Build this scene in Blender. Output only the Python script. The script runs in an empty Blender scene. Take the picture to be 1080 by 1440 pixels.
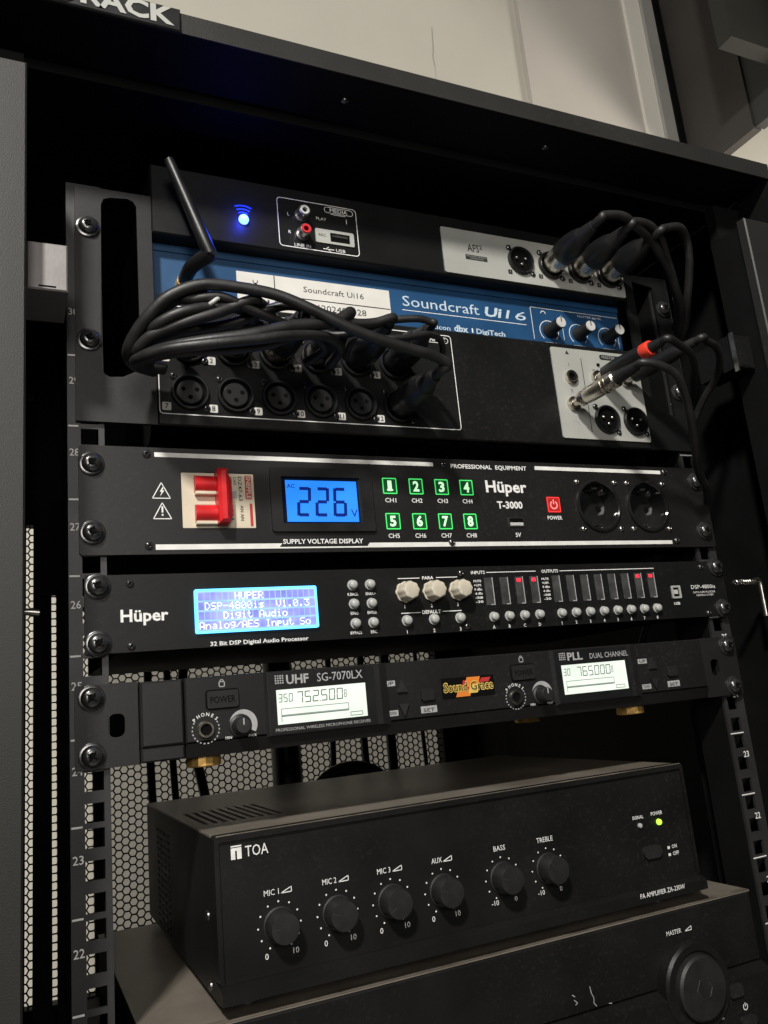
import bpy, bmesh, math, random
from mathutils import Vector, Matrix
from mathutils.geometry import tessellate_polygon
random.seed(7)
PI = math.pi
scene = bpy.context.scene
COL = scene.collection
MM = 0.001          # everything below is written in millimetres of the rack; origin = top left corner of rack unit 26

# ------------------------------------------------------------------ camera, world, lamps, exposure
cam_d = bpy.data.cameras.new('camera'); cam = bpy.data.objects.new('camera', cam_d); COL.objects.link(cam)
yaw, pit, rol = -0.439, 0.224, 0.096
Rm = Matrix.Rotation(yaw, 3, 'Z') @ Matrix.Rotation(pit, 3, 'X') @ Matrix.Rotation(rol, 3, 'Y')
cam.matrix_world = Matrix.Translation(Vector((-31.46, -476.88, -82.36)) * MM) @ (Rm @ Matrix.Rotation(PI/2, 3, 'X')).to_4x4()
cam_d.sensor_fit = 'VERTICAL'; cam_d.sensor_height = 36.0; cam_d.lens = 1143.3 / 1440 * 36
cam_d.clip_start = 0.02; cam_d.clip_end = 50
scene.camera = cam
scene.render.resolution_x = 768; scene.render.resolution_y = 1024
w = bpy.data.worlds.new('World'); scene.world = w; w.use_nodes = True
w.node_tree.nodes['Background'].inputs[0].default_value = (0.80, 0.86, 0.92, 1)
w.node_tree.nodes['Background'].inputs[1].default_value = 0.014
def area(name, loc, target, sx, sy, energy, colour):
    d = bpy.data.lights.new(name, 'AREA'); d.shape = 'RECTANGLE'; d.size = sx; d.size_y = sy; d.energy = energy; d.color = colour
    o = bpy.data.objects.new(name, d); COL.objects.link(o); o.location = loc
    o.rotation_euler = (Vector(target) - Vector(loc)).to_track_quat('-Z', 'Y').to_euler()
    return o
area('room_ceiling_lamp', (-0.72, -1.38, 1.40), (0.30, 0, 0.05), 0.16, 0.16, 58, (1.0, 0.965, 0.91))
area('left_sheen_light', (-0.30, -1.95, 0.42), (0.0, 0, 0.10), 0.6, 0.6, 15, (1.0, 0.95, 0.89))  # soft light added for the sheen on the left panels; no window known
area('rear_wall_fill', (0.75, 0.30, 1.95), (0.75, 1.0, 0.4), 1.5, 0.2, 1.6, (1.0, 0.945, 0.86))  # unseen light added to brighten the wall behind the rack
area('mesh_wall_fill', (-0.95, 0.30, 0.25), (0.25, 1.0, -0.10), 0.5, 0.9, 14, (1.0, 0.965, 0.93))  # unseen light added to brighten the wall seen through the mesh
area('right_wall_fill', (2.5, 0.2, 0.55), (1.95, 1.0, 1.3), 0.4, 0.4, 28, (1.0, 0.94, 0.86))  # unseen light added to brighten the wall under the hanging board
scene.view_settings.view_transform = 'Standard'; scene.view_settings.look = 'None'
scene.view_settings.exposure = 0.0; scene.view_settings.gamma = 1.0
scene.render.engine = 'CYCLES'

# ------------------------------------------------------------------ materials
def mat(name, col, rough=0.5, metal=0.0, bump=0.0, bscale=400.0, var=0.0, vscale=30.0, emit=None, estr=0.0, spec=0.5, coat=0.0, col2=None, evar=0.0, escale=60.0, dust=0.0):
    m = bpy.data.materials.new(name); m.use_nodes = True
    nt = m.node_tree; b = nt.nodes['Principled BSDF']
    b.inputs['Base Color'].default_value = (*col, 1); b.inputs['Roughness'].default_value = rough; b.inputs['Metallic'].default_value = metal
    b.inputs['Specular IOR Level'].default_value = spec; b.inputs['Coat Weight'].default_value = coat
    tc = nt.nodes.new('ShaderNodeTexCoord')
    if var > 0:
        n = nt.nodes.new('ShaderNodeTexNoise'); n.inputs['Scale'].default_value = vscale; n.inputs['Detail'].default_value = 6
        nt.links.new(tc.outputs['Object'], n.inputs['Vector'])
        r = nt.nodes.new('ShaderNodeValToRGB'); c2 = col2 or tuple(min(1, c*(1+var)) for c in col)
        c1 = col if col2 else tuple(c*(1-var) for c in col)
        r.color_ramp.elements[0].position = 0.35; r.color_ramp.elements[1].position = 0.68
        r.color_ramp.elements[0].color = (*c1, 1); r.color_ramp.elements[1].color = (*c2, 1)
        nt.links.new(n.outputs['Fac'], r.inputs['Fac']); nt.links.new(r.outputs['Color'], b.inputs['Base Color'])
        mr = nt.nodes.new('ShaderNodeMapRange'); mr.inputs['To Min'].default_value = max(0.03, rough-0.08); mr.inputs['To Max'].default_value = min(1, rough+0.1)
        nt.links.new(n.outputs['Fac'], mr.inputs['Value']); nt.links.new(mr.outputs['Result'], b.inputs['Roughness'])
    if dust > 0:
        nd = nt.nodes.new('ShaderNodeTexNoise'); nd.inputs['Scale'].default_value = 420; nd.inputs['Detail'].default_value = 4
        nw = nt.nodes.new('ShaderNodeTexNoise'); nw.inputs['Scale'].default_value = 9; nw.inputs['Detail'].default_value = 5
        nt.links.new(tc.outputs['Object'], nd.inputs['Vector']); nt.links.new(tc.outputs['Object'], nw.inputs['Vector'])
        rd = nt.nodes.new('ShaderNodeMapRange'); rd.inputs['From Min'].default_value = 0.56; rd.inputs['From Max'].default_value = 0.72; rd.inputs['To Max'].default_value = dust
        rw = nt.nodes.new('ShaderNodeMapRange'); rw.inputs['From Min'].default_value = 0.42; rw.inputs['From Max'].default_value = 0.66; rw.inputs['To Max'].default_value = 1.0
        mu = nt.nodes.new('ShaderNodeMath'); mu.operation = 'MULTIPLY'
        nt.links.new(nd.outputs['Fac'], rd.inputs['Value']); nt.links.new(nw.outputs['Fac'], rw.inputs['Value'])
        nt.links.new(rd.outputs['Result'], mu.inputs[0]); nt.links.new(rw.outputs['Result'], mu.inputs[1])
        mx_ = nt.nodes.new('ShaderNodeMix'); mx_.data_type = 'RGBA'; mx_.inputs['B'].default_value = (0.09, 0.085, 0.078, 1)
        src = b.inputs['Base Color'].links[0].from_socket if b.inputs['Base Color'].links else None
        if src: nt.links.new(src, mx_.inputs['A'])
        else: mx_.inputs['A'].default_value = (*col, 1)
        nt.links.new(mu.outputs['Value'], mx_.inputs['Factor']); nt.links.new(mx_.outputs['Result'], b.inputs['Base Color'])
    if bump > 0:
        n2 = nt.nodes.new('ShaderNodeTexNoise'); n2.inputs['Scale'].default_value = bscale; n2.inputs['Detail'].default_value = 3
        nt.links.new(tc.outputs['Object'], n2.inputs['Vector'])
        bp = nt.nodes.new('ShaderNodeBump'); bp.inputs['Strength'].default_value = bump; bp.inputs['Distance'].default_value = 0.0004
        nt.links.new(n2.outputs['Fac'], bp.inputs['Height']); nt.links.new(bp.outputs['Normal'], b.inputs['Normal'])
    if emit:
        b.inputs['Emission Color'].default_value = (*emit, 1); b.inputs['Emission Strength'].default_value = estr
        if evar > 0:
            n3 = nt.nodes.new('ShaderNodeTexNoise'); n3.inputs['Scale'].default_value = escale; n3.inputs['Detail'].default_value = 2
            nt.links.new(tc.outputs['Object'], n3.inputs['Vector'])
            m3 = nt.nodes.new('ShaderNodeMapRange'); m3.inputs['From Min'].default_value = 0.3; m3.inputs['From Max'].default_value = 0.7
            m3.inputs['To Min'].default_value = estr*(1-evar); m3.inputs['To Max'].default_value = estr*(1+evar)
            nt.links.new(n3.outputs['Fac'], m3.inputs['Value']); nt.links.new(m3.outputs['Result'], b.inputs['Emission Strength'])
    return m
M = dict(
    cabinet=mat('cabinet_black_powder_coat', (0.020, 0.0190, 0.0178), 0.5, spec=0.36, bump=0.35, bscale=1500, var=0.12, vscale=14, dust=0.15),
    inside=mat('cabinet_inner_black', (0.0045, 0.0045, 0.0045), 0.62, spec=0.15, bump=0.2, bscale=900, var=0.15),
    panel=mat('satin_black_panel', (0.007, 0.0072, 0.0073), 0.42, spec=0.25, bump=0.25, bscale=1800, var=0.14, vscale=22, dust=0.14),
    panel_brown=mat('charcoal_panel', (0.010, 0.0098, 0.0095), 0.44, spec=0.34, bump=0.25, bscale=1800, var=0.14, vscale=18, dust=0.16),
    ear=mat('charcoal_ear', (0.013, 0.0127, 0.0127), 0.46, spec=0.36, bump=0.25, bscale=1600, var=0.15, vscale=16, dust=0.16),
    rail=mat('rail_grey_black', (0.022, 0.022, 0.0225), 0.45, bump=0.2, bscale=1200, var=0.15, dust=0.15),
    bracket=mat('zinc_bracket', (0.24, 0.225, 0.22), 0.5, metal=0.25, var=0.12, vscale=40, bump=0.2),
    amp=mat('amp_black_case', (0.0075, 0.0075, 0.0072), 0.42, spec=0.3, bump=0.3, bscale=1500, var=0.2, vscale=24, dust=0.1),
    amp_top=mat('dusty_sheen_amp_top', (0.13, 0.112, 0.090), 0.34, bump=0.3, bscale=700, var=0.5, vscale=18, col2=(0.20, 0.175, 0.145), dust=0.3),  # brown dust, lightened to carry the sheen reflected from behind
    plastic=mat('black_plastic', (0.009, 0.009, 0.0095), 0.38, bump=0.1, bscale=900, var=0.2, vscale=60),
    rubber=mat('black_rubber_cord', (0.009, 0.009, 0.0095), 0.46, bump=0.3, bscale=350, var=0.5, vscale=90, col2=(0.02, 0.0195, 0.019), dust=0.2),
    knob=mat('soft_black_knob', (0.012, 0.012, 0.012), 0.5, bump=0.15, bscale=1200, var=0.2, vscale=80),
    hole=mat('opening_shade_black', (0.003, 0.003, 0.003), 0.8, var=0.2, spec=0.08),  # near black for print and stickers; also painted on flat openings as shade
    screw=mat('black_oxide_screw', (0.13, 0.13, 0.13), 0.25, metal=0.85, var=0.25, vscale=300),
    chrome=mat('nickel_plated', (0.62, 0.58, 0.50), 0.24, metal=1.0, var=0.12, vscale=200),
    steel=mat('bright_steel', (0.55, 0.53, 0.49), 0.3, metal=1.0, var=0.15, vscale=200),
    gold=mat('gold_plated', (0.85, 0.52, 0.16), 0.38, metal=0.75, var=0.15, vscale=150),
    ink=mat('white_ink', (0.78, 0.78, 0.76), 0.6, var=0.08, vscale=300),
    ink_blue=mat('pale_blue_ink', (0.50, 0.60, 0.68), 0.6, var=0.08, vscale=300),
    ink_dim=mat('grey_ink', (0.36, 0.36, 0.36), 0.6, var=0.1, vscale=300),
    ink_black=mat('black_ink', (0.012, 0.012, 0.012), 0.6, var=0.1),
    stripe=mat('pale_stripe', (0.74, 0.735, 0.70), 0.55, var=0.08, vscale=120),
    plate=mat('silver_grey_plate', (0.36, 0.365, 0.335), 0.5, bump=0.1, var=0.10, vscale=25),
    blue=mat('blue_faceplate', (0.013, 0.064, 0.16), 0.42, bump=0.1, var=0.15, vscale=20),
    paper=mat('white_sticker', (0.66, 0.645, 0.60), 0.5, var=0.05, vscale=60),
    cream=mat('cream_plastic', (0.62, 0.55, 0.42), 0.42, var=0.05, vscale=60),
    red=mat('red_plastic', (0.60, 0.014, 0.018), 0.4, var=0.15, vscale=80, bump=0.1),
    redprint=mat('red_print', (0.45, 0.03, 0.03), 0.5, var=0.1),
    redband=mat('red_tape', (0.75, 0.05, 0.025), 0.5, var=0.1, vscale=120),
    cream_knob=mat('ivory_knob', (0.55, 0.50, 0.40), 0.42, var=0.10, vscale=120),
    button=mat('grey_push_button', (0.40, 0.41, 0.39), 0.36, var=0.15, vscale=200),
    rcared=mat('red_phono_ring', (0.55, 0.02, 0.03), 0.4, var=0.1),
    rcawhite=mat('white_phono_ring', (0.5, 0.5, 0.48), 0.4, var=0.1),
    meter=mat('dark_meter_window', (0.006, 0.012, 0.03), 0.15, var=0.2),
    lcd_blue=mat('blue_backlit_display', (0.02, 0.10, 0.4), 0.25, emit=(0.018, 0.24, 1.0), estr=1.0, evar=0.12, escale=40),
    lcd_blue_seg=mat('dark_display_segment', (0.002, 0.01, 0.06), 0.3, emit=(0.0, 0.012, 0.16), estr=1.0),
    lcd_dsp=mat('lavender_backlit_display', (0.1, 0.2, 0.5), 0.25, emit=(0.34, 0.55, 1.0), estr=1.1, evar=0.3, escale=50),
    lcd_dsp_cell=mat('violet_display_cell', (0.1, 0.1, 0.4), 0.25, emit=(0.34, 0.37, 0.84), estr=0.95, evar=0.45, escale=70),
    lcd_dsp_edge=mat('cyan_display_edge', (0.1, 0.4, 0.6), 0.25, emit=(0.10, 0.55, 1.0), estr=2.4),
    lcd_dsp_px=mat('white_display_pixel', (0.2, 0.2, 0.2), 0.3, emit=(0.88, 0.98, 1.0), estr=1.5),
    lcd_white=mat('white_backlit_display', (0.15, 0.17, 0.15), 0.25, emit=(0.78, 0.86, 0.75), estr=1.05, evar=0.08, escale=50),
    lcd_grey=mat('display_ghost_segment', (0.03, 0.03, 0.03), 0.3, emit=(0.22, 0.26, 0.23), estr=0.5),
    lcd_dark=mat('display_dark_segment', (0.04, 0.05, 0.05), 0.3, emit=(0.05, 0.06, 0.06), estr=0.5),
    green_line=mat('green_lit_line', (0.05, 0.5, 0.1), 0.4, emit=(0.06, 0.75, 0.16), estr=0.8),
    green_dark=mat('green_lit_window', (0.01, 0.06, 0.02), 0.3, emit=(0.0, 0.02, 0.005), estr=1.0),
    green_num=mat('pale_green_lit_numeral', (0.4, 0.7, 0.4), 0.4, emit=(0.50, 0.90, 0.52), estr=0.9),
    red_line=mat('red_lit_line', (0.5, 0.02, 0.02), 0.4, emit=(0.95, 0.05, 0.04), estr=0.9),
    red_dark=mat('red_lit_window', (0.2, 0.01, 0.01), 0.4, emit=(0.28, 0.012, 0.01), estr=1.0),
    red_pale=mat('pale_red_lit_symbol', (0.7, 0.2, 0.2), 0.4, emit=(0.95, 0.30, 0.26), estr=0.9),
    led_red=mat('red_lit_lamp', (0.6, 0.02, 0.05), 0.3, emit=(1.0, 0.02, 0.035), estr=1.8),
    led_blue=mat('blue_lit_lamp', (0.1, 0.2, 1.0), 0.3, emit=(0.06, 0.13, 1.0), estr=9),
    wifi_print=mat('blue_lit_symbol', (0.02, 0.05, 0.5), 0.4, emit=(0.01, 0.05, 0.8), estr=1.0),
    led_green=mat('green_lit_lamp', (0.4, 0.7, 0.05), 0.3, emit=(0.42, 0.95, 0.06), estr=1.3),
    dust=mat('worn_and_lit_edge', (0.07, 0.06, 0.048), 0.6, var=0.5, vscale=60, col2=(0.17, 0.145, 0.115), bump=0.3),  # worn brown edge; also the highlight painted along the small amplifier
    gloss=mat('glossy_black_socket', (0.012, 0.012, 0.012), 0.12, coat=0.6, var=0.2, vscale=60),
    bar=mat('meter_bar_window', (0.055, 0.056, 0.055), 0.3, var=0.3, vscale=120),
    wall=mat('cream_painted_wall', (0.47, 0.445, 0.38), 0.8, bump=0.4, bscale=60, var=0.05, vscale=3),
    wall2=mat('pinkish_painted_wall', (0.43, 0.40, 0.355), 0.8, bump=0.4, bscale=60, var=0.05, vscale=3),
    trim=mat('white_painted_trim', (0.66, 0.63, 0.56), 0.7, bump=0.2, bscale=80, var=0.04, vscale=4),
    grey_trim=mat('grey_frame', (0.28, 0.27, 0.25), 0.6, var=0.08, vscale=6),
    dark_wood=mat('dark_brown_board', (0.034, 0.030, 0.026), 0.6, var=0.15, vscale=5),
    dark_grey=mat('dark_grey_board', (0.024, 0.025, 0.023), 0.6, var=0.15, vscale=5),
    olive=mat('olive_black_board', (0.012, 0.0115, 0.008), 0.6, var=0.15, vscale=5),
    orange=mat('orange_print', (0.75, 0.22, 0.03), 0.5, var=0.1), yellow=mat('yellow_print', (0.70, 0.50, 0.12), 0.5, var=0.1),
    floor=mat('grey_floor', (0.25, 0.24, 0.22), 0.6, var=0.1, vscale=3),
)

# ------------------------------------------------------------------ mesh helpers (millimetres)
class MB:
    def __init__(s): s.v = []; s.f = []; s.smooth = False
    def add(s, vs, fs):
        o = len(s.v); s.v += [tuple(v) for v in vs]; s.f += [tuple(i+o for i in f) for f in fs]; return s
    def box(s, x0, x1, y0, y1, z0, z1):
        return s.add([(x0,y0,z0),(x1,y0,z0),(x1,y1,z0),(x0,y1,z0),(x0,y0,z1),(x1,y0,z1),(x1,y1,z1),(x0,y1,z1)],
                     [(0,3,2,1),(4,5,6,7),(0,1,5,4),(1,2,6,5),(2,3,7,6),(3,0,4,7)])
    def cbox(s, x0, x1, y0, y1, z0, z1, c):      # front edges (towards -Y) chamfered by c
        a = [(x0,z0),(x1,z0),(x1,z1),(x0,z1)]; b = [(x0+c,z0+c),(x1-c,z0+c),(x1-c,z1-c),(x0+c,z1-c)]
        v = [(x,y1,z) for x,z in a] + [(x,y0+c,z) for x,z in a] + [(x,y0,z) for x,z in b]
        f = [(0,3,2,1)]
        for i in range(4):
            j = (i+1) % 4; f += [(i,j,j+4,i+4),(i+4,j+4,j+8,i+8)]
        f += [(8,9,10,11)]
        return s.add(v, f)
    def lathe(s, prof, n=24, c=(0,0,0), axis='Y-', cap=True):
        # prof: list of (r, h) along the axis; axis Y- points to the viewer
        c = Vector(c); v = []; f = []
        for r, h in prof:
            for k in range(n):
                a = 2*PI*k/n; p = (r*math.cos(a), r*math.sin(a))
                if axis == 'Y-': v.append((c.x+p[0], c.y-h, c.z+p[1]))
                elif axis == 'Z': v.append((c.x+p[0], c.y+p[1], c.z+h))
                else: v.append((c.x+h, c.y+p[0], c.z+p[1]))
        for i in range(len(prof)-1):
            for k in range(n):
                l = (k+1) % n; f.append((i*n+k, i*n+l, (i+1)*n+l, (i+1)*n+k))
        if cap:
            f.append(tuple(range(n))[::-1]); m = (len(prof)-1)*n; f.append(tuple(range(m, m+n)))
        return s.add(v, f)
    def tube(s, pts, r, n=10, sub=5, closed=False):
        P = [Vector(p) for p in pts]
        R = r if isinstance(r, (list, tuple)) else [r]*len(P)
        Q = []; RR = []
        if sub > 1 and len(P) > 2:
            for i in range(len(P)-1):
                p0 = P[max(i-1,0)]; p1 = P[i]; p2 = P[i+1]; p3 = P[min(i+2,len(P)-1)]
                for k in range(sub):
                    t = k/sub; t2 = t*t; t3 = t2*t
                    Q.append(0.5*((2*p1)+(p2-p0)*t+(2*p0-5*p1+4*p2-p3)*t2+(-p0+3*p1-3*p2+p3)*t3)); RR.append(R[i]*(1-t)+R[i+1]*t)
            Q.append(P[-1]); RR.append(R[-1])
        else: Q = P; RR = R
        v = []; f = []; up = None
        for i, q in enumerate(Q):
            d = (Q[min(i+1,len(Q)-1)]-Q[max(i-1,0)])
            if d.length < 1e-6: d = Vector((0,-1,0))
            d.normalize()
            if up is None: up = d.orthogonal().normalized()
            up = (up - d*up.dot(d)); up = up.normalized() if up.length > 1e-5 else d.orthogonal().normalized()
            sd = d.cross(up)
            for k in range(n):
                a = 2*PI*k/n; v.append(q + (up*math.cos(a)+sd*math.sin(a))*RR[i])
        for i in range(len(Q)-1):
            for k in range(n):
                l = (k+1) % n; f.append((i*n+k, i*n+l, (i+1)*n+l, (i+1)*n+k))
        f.append(tuple(range(n))[::-1]); m = (len(Q)-1)*n; f.append(tuple(range(m, m+n)))
        return s.add(v, f)
    def plate(s, outer, holes, y0, y1, swap=None):
        # polygon in X,Z with holes, extruded from y0 (front) to y1 (back); swap maps (a, b, depth) elsewhere
        g = swap or (lambda a, b, d: (a, d, b))
        loops = [outer] + list(holes); flat = [p for l in loops for p in l]; n = len(flat)
        tri = tessellate_polygon([[Vector((a, b, 0)) for a, b in l] for l in loops])
        v = [g(a, b, y0) for a, b in flat] + [g(a, b, y1) for a, b in flat]
        f = [tuple(t) for t in tri] + [tuple(i+n for i in t[::-1]) for t in tri]
        o = 0
        for l in loops:
            for i in range(len(l)):
                j = (i+1) % len(l); f.append((o+i, o+j, o+j+n, o+i+n))
            o += len(l)
        return s.add(v, f)
    def mesh(s, name, smooth=None):
        m = bpy.data.meshes.new(name); m.from_pydata([(a*MM, b*MM, c*MM) for a, b, c in s.v], [], s.f)
        bm = bmesh.new(); bm.from_mesh(m); bmesh.ops.recalc_face_normals(bm, faces=bm.faces); bm.to_mesh(m); bm.free()
        if smooth is not None:
            m.polygons.foreach_set('use_smooth', [True]*len(m.polygons))
            m.set_sharp_from_angle(angle=math.radians(smooth))
        return m
def rrect(x0, x1, z0, z1, r, n=5):
    p = []
    for cx, cz, a0 in ((x1-r,z0+r,-90),(x1-r,z1-r,0),(x0+r,z1-r,90),(x0+r,z0+r,180)):
        for k in range(n+1):
            a = math.radians(a0+90*k/n); p.append((cx+r*math.cos(a), cz+r*math.sin(a)))
    return p
def circ(cx, cz, r, n=20): return [(cx+r*math.cos(2*PI*k/n), cz+r*math.sin(2*PI*k/n)) for k in range(n)]

WPOS = {}
def empty(name, loc, label, cat, group=None):
    o = bpy.data.objects.new(name, None); COL.objects.link(o); o.empty_display_size = 0.02
    o.location = Vector(loc)*MM; WPOS[o.name] = Vector(loc)
    o['label'] = label; o['category'] = cat
    if group: o['group'] = group
    return o
def put(name, mesh, material, parent, pos=(0,0,0), label=None):
    """link a mesh whose own origin sits at world position pos (mm) under parent"""
    if material is not None and len(mesh.materials) == 0: mesh.materials.append(M[material])
    o = bpy.data.objects.new(name, mesh); COL.objects.link(o)
    pos = Vector(pos); base = WPOS[parent.name] if parent else Vector((0,0,0))
    o.parent = parent; o.location = (pos-base)*MM; WPOS[o.name] = pos
    if label: o['label'] = label
    return o
def part(name, mb, material, parent, smooth=None, label=None):
    """mesh written in world millimetres; its origin becomes the parent's origin"""
    base = WPOS[parent.name] if parent else Vector((0,0,0))
    mb.v = [(a-base.x, b-base.y, c-base.z) for a, b, c in mb.v]
    return put(name, mb.mesh(name, smooth), material, parent, base, label)
def struct(name, mb, material):
    o = part(name, mb, material, None); o['kind'] = 'structure'; return o
CACHE = {}
def cached(key, fn, smooth=None):
    if key not in CACHE: CACHE[key] = fn().mesh(key.split('|')[0], smooth)
    return CACHE[key]

# text -------------------------------------------------------------
_c = bpy.data.curves.new('text_source', 'FONT'); _o = bpy.data.objects.new('text_source', _c); COL.objects.link(_o)
_c.resolution_u = 2
def text_raw(s, bold=0.0, shear=0.0):
    _c.body = s; _c.size = 1.0; _c.offset = bold; _c.shear = shear; _c.align_x = 'LEFT'
    bpy.context.view_layer.update()
    me = bpy.data.meshes.new_from_object(_o.evaluated_get(bpy.context.evaluated_depsgraph_get()))
    v = [tuple(q.co) for q in me.vertices]; f = [tuple(p.vertices) for p in me.polygons]; bpy.data.meshes.remove(me)
    return v, f
_h = [q[1] for q in text_raw('H')[0]]; CAP = max(_h)-min(_h)
def txt(parent, s, x, z, w=None, h=None, material='ink', Y=0.0, bold=0.0, shear=0.0, align='L', lift=0.12, name='lettering', rot=0.0, flip=False):
    v, f = text_raw(s, bold, shear)
    x0 = min(q[0] for q in v); x1 = max(q[0] for q in v)
    sz = h/CAP if h else w/(x1-x0); sx = w/(x1-x0) if w else sz
    W = (x1-x0)*sx; ox = {'L': 0, 'C': -W/2, 'R': -W}[align]
    ca, sa = math.cos(rot), math.sin(rot); mb = MB(); vv = []
    for q in v:
        a = (q[0]-x0)*sx+ox; b = q[1]*sz
        vv.append((x+a*ca-b*sa, Y-lift, z+a*sa+b*ca))
    mb.add(vv, f)
    base = WPOS[parent.name]; me = bpy.data.meshes.new(name)
    me.from_pydata([((a-base.x)*MM, (b-base.y)*MM, (c-base.z)*MM) for a, b, c in mb.v], [], mb.f)
    return put(name, me, material, parent, base)
def strip(mb, p, q, t, Y, lift=0.12):     # flat printed line of width t between two X,Z points
    p = Vector(p); q = Vector(q); d = (q-p).normalized(); n = Vector((-d.y, d.x))*t/2; y = Y-lift
    return mb.add([(p.x-n.x,y,p.y-n.y),(q.x-n.x,y,q.y-n.y),(q.x+n.x,y,q.y+n.y),(p.x+n.x,y,p.y+n.y)], [(0,1,2,3)])
def outline(mb, pts, t, Y, lift=0.12):
    for i in range(len(pts)): strip(mb, pts[i], pts[(i+1) % len(pts)], t, Y, lift)
    return mb
def arc(mb, cx, cz, r, a0, a1, t, Y, n=16, lift=0.12):
    P = [(cx+r*math.cos(math.radians(a0+(a1-a0)*k/n)), cz+r*math.sin(math.radians(a0+(a1-a0)*k/n))) for k in range(n+1)]
    for i in range(n): strip(mb, P[i], P[i+1], t, Y, lift)
    return mb
SEG = {'0':'abcdef','1':'bc','2':'abged','3':'abgcd','4':'fgbc','5':'afgcd','6':'afgedc','7':'abc','8':'abcdefg','9':'abcdfg'}
def seven(d, x, z, w, h, t, Y, lift=0.15, sl=0.06):
    mb = MB(); g = t*0.25; m = z+h/2; S = lambda a, b: (a+(b-z)*sl, b)
    L = dict(a=((x+g+t/2,z+h-t/2),(x+w-g-t/2,z+h-t/2)), d=((x+g+t/2,z+t/2),(x+w-g-t/2,z+t/2)), g=((x+g+t/2,m),(x+w-g-t/2,m)),
             f=((x+t/2,m+g),(x+t/2,z+h-g)), b=((x+w-t/2,m+g),(x+w-t/2,z+h-g)), e=((x+t/2,z+g),(x+t/2,m-g)), c=((x+w-t/2,z+g),(x+w-t/2,m-g)))
    for k in SEG[d]: strip(mb, S(*L[k][0]), S(*L[k][1]), t, Y, lift)
    return mb

# shared small parts -------------------------------------------------
def m_rackscrew(): return MB().lathe([(7.2,0),(7.2,1.0),(6.6,1.3),(5.6,1.4),(5.5,3.0),(4.6,4.2),(3.0,4.9),(2.2,5.0),(1.6,4.0),(0.6,3.6)], 28)
def m_cross(a=2.9, t=1.0, y0=-5.08, y1=-3.5): return MB().box(-a,a,y0,y1,-t/2,t/2).box(-t/2,t/2,y0-0.02,y1,-a,a)
def rack_screw(parent, x, z, Y=0.0, rot=0.4):
    o = put('rack_screw', cached('rack_screw', m_rackscrew, 35), 'screw', parent, (x, Y, z))
    c = put('cross_shade', cached('cross_shade', m_cross), 'hole', o, (x, Y, z)); c.rotation_euler = (0, rot, 0)  # raised dark cross stands in for the shade of a recess
    return o
def m_small(): return MB().lathe([(2.5,0),(2.5,0.6),(2.1,1.2),(1.2,1.55),(0.5,1.1)], 18)
def small_screw(parent, x, z, Y=0.0, r=1.0, material='screw'):
    o = put('small_screw', cached('small_screw|%s' % material, m_small, 40), material, parent, (x, Y, z)); o.scale = (r, 1, r)
    c = put('cross_shade', cached('cross_small', lambda: m_cross(1.5, 0.55, -1.62, -0.9)), 'hole', o, (x, Y, z)); c.rotation_euler = (0, random.uniform(0, 1.2), 0)
    return o
def m_xlr(): return MB().lathe([(11.8,0),(11.8,2.2),(11.2,3.0),(10.4,3.0),(10.0,2.4),(9.7,0.2)], 36)
def xlr(parent, x, z, Y=0.0, male=True, screws=True, sock=True):
    o = put('xlr_socket', cached('xlr_socket', m_xlr, 35), 'plastic', parent, (x, Y, z))
    put('insert', cached('insert', lambda: MB().lathe([(9.75,0.15),(9.7,0.3),(0.4,0.32)], 30), 35), 'hole', o, (x, Y, z))
    for dx, dz in ((-4.2, 1.6), (4.2, 1.6), (0, -3.6)):
        if male: put('pin', cached('pin', lambda: MB().lathe([(1.15,0.4),(1.15,2.2),(0.5,2.9)], 12), 40), 'steel', o, (x+dx, Y, z+dz))
        else: put('pin_hole', cached('pin_hole', lambda: MB().lathe([(1.5,1.9),(1.5,2.08)], 12)), 'hole', o, (x+dx, Y, z+dz))
    if not male: put('contact_block', cached('contact_block', lambda: MB().lathe([(8.0,0.3),(8.0,1.6),(7.5,2.0),(0.5,2.0)], 26), 35), 'plastic', o, (x, Y, z))  # black plastic picked so the cables' shade is in the colour
    if screws:
        small_screw(parent, x-9.6, z+10.4, Y, 0.95); small_screw(parent, x+10.2, z-10.0, Y, 0.95)
    return o

# ------------------------------------------------------------------ setting: walls behind the rack
struct('floor', MB().box(-900,2700,-1500,1400,-1420,-1400), 'floor')
WY = 1000
struct('wall', MB().box(-900,1197,WY,WY+60,-1400,2150), 'wall')
struct('wall_return', MB().box(1197.5,1578,WY-14,WY+60,-1400,2150), 'wall2')
struct('wall_right', MB().box(1701,2700,WY+2,WY+60,-1400,2150), 'wall')
ck = MB(); pc = [(926,1560),(922,1490),(918,1470),(921,1440),(919,1395),(921,1330),(920,1250)]
for i in range(len(pc)-1): strip(ck, pc[i], pc[i+1], 2.2 if i < 3 else 1.0, WY, 0.6)
o = part('wall_crack', ck, 'grey_trim', bpy.data.objects['wall'])
o = part('window_reveal', MB().box(1578.5,1636,WY-24,WY+60,-1400,2150), 'trim', None); o['label'] = 'white painted vertical trim beside the grey frame strip'; o['category'] = 'trim'
fr = part('door_frame', MB().box(1636.5,1678,WY-34,WY+60,-1400,2150).box(1678.2,1700.5,WY-8,WY+58,-1400,2150), 'grey_trim', None)
fr['label'] = 'narrow grey vertical frame strip between white trim and dark cabinet'; fr['category'] = 'frame'
part('gap_strip', MB().box(1678.6,1701,WY-40,WY-34.5,-1400,2150), 'hole', fr)  # black strip put in for the dark gap beside the frame
wc = empty('hanging_board', (1700, 900, 1258), 'dark brown board hanging beside the grey frame above the bright wall', 'board')
part('board', MB().box(1702,1730,753,WY-2,1258,2150), 'dark_wood', wc)
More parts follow.
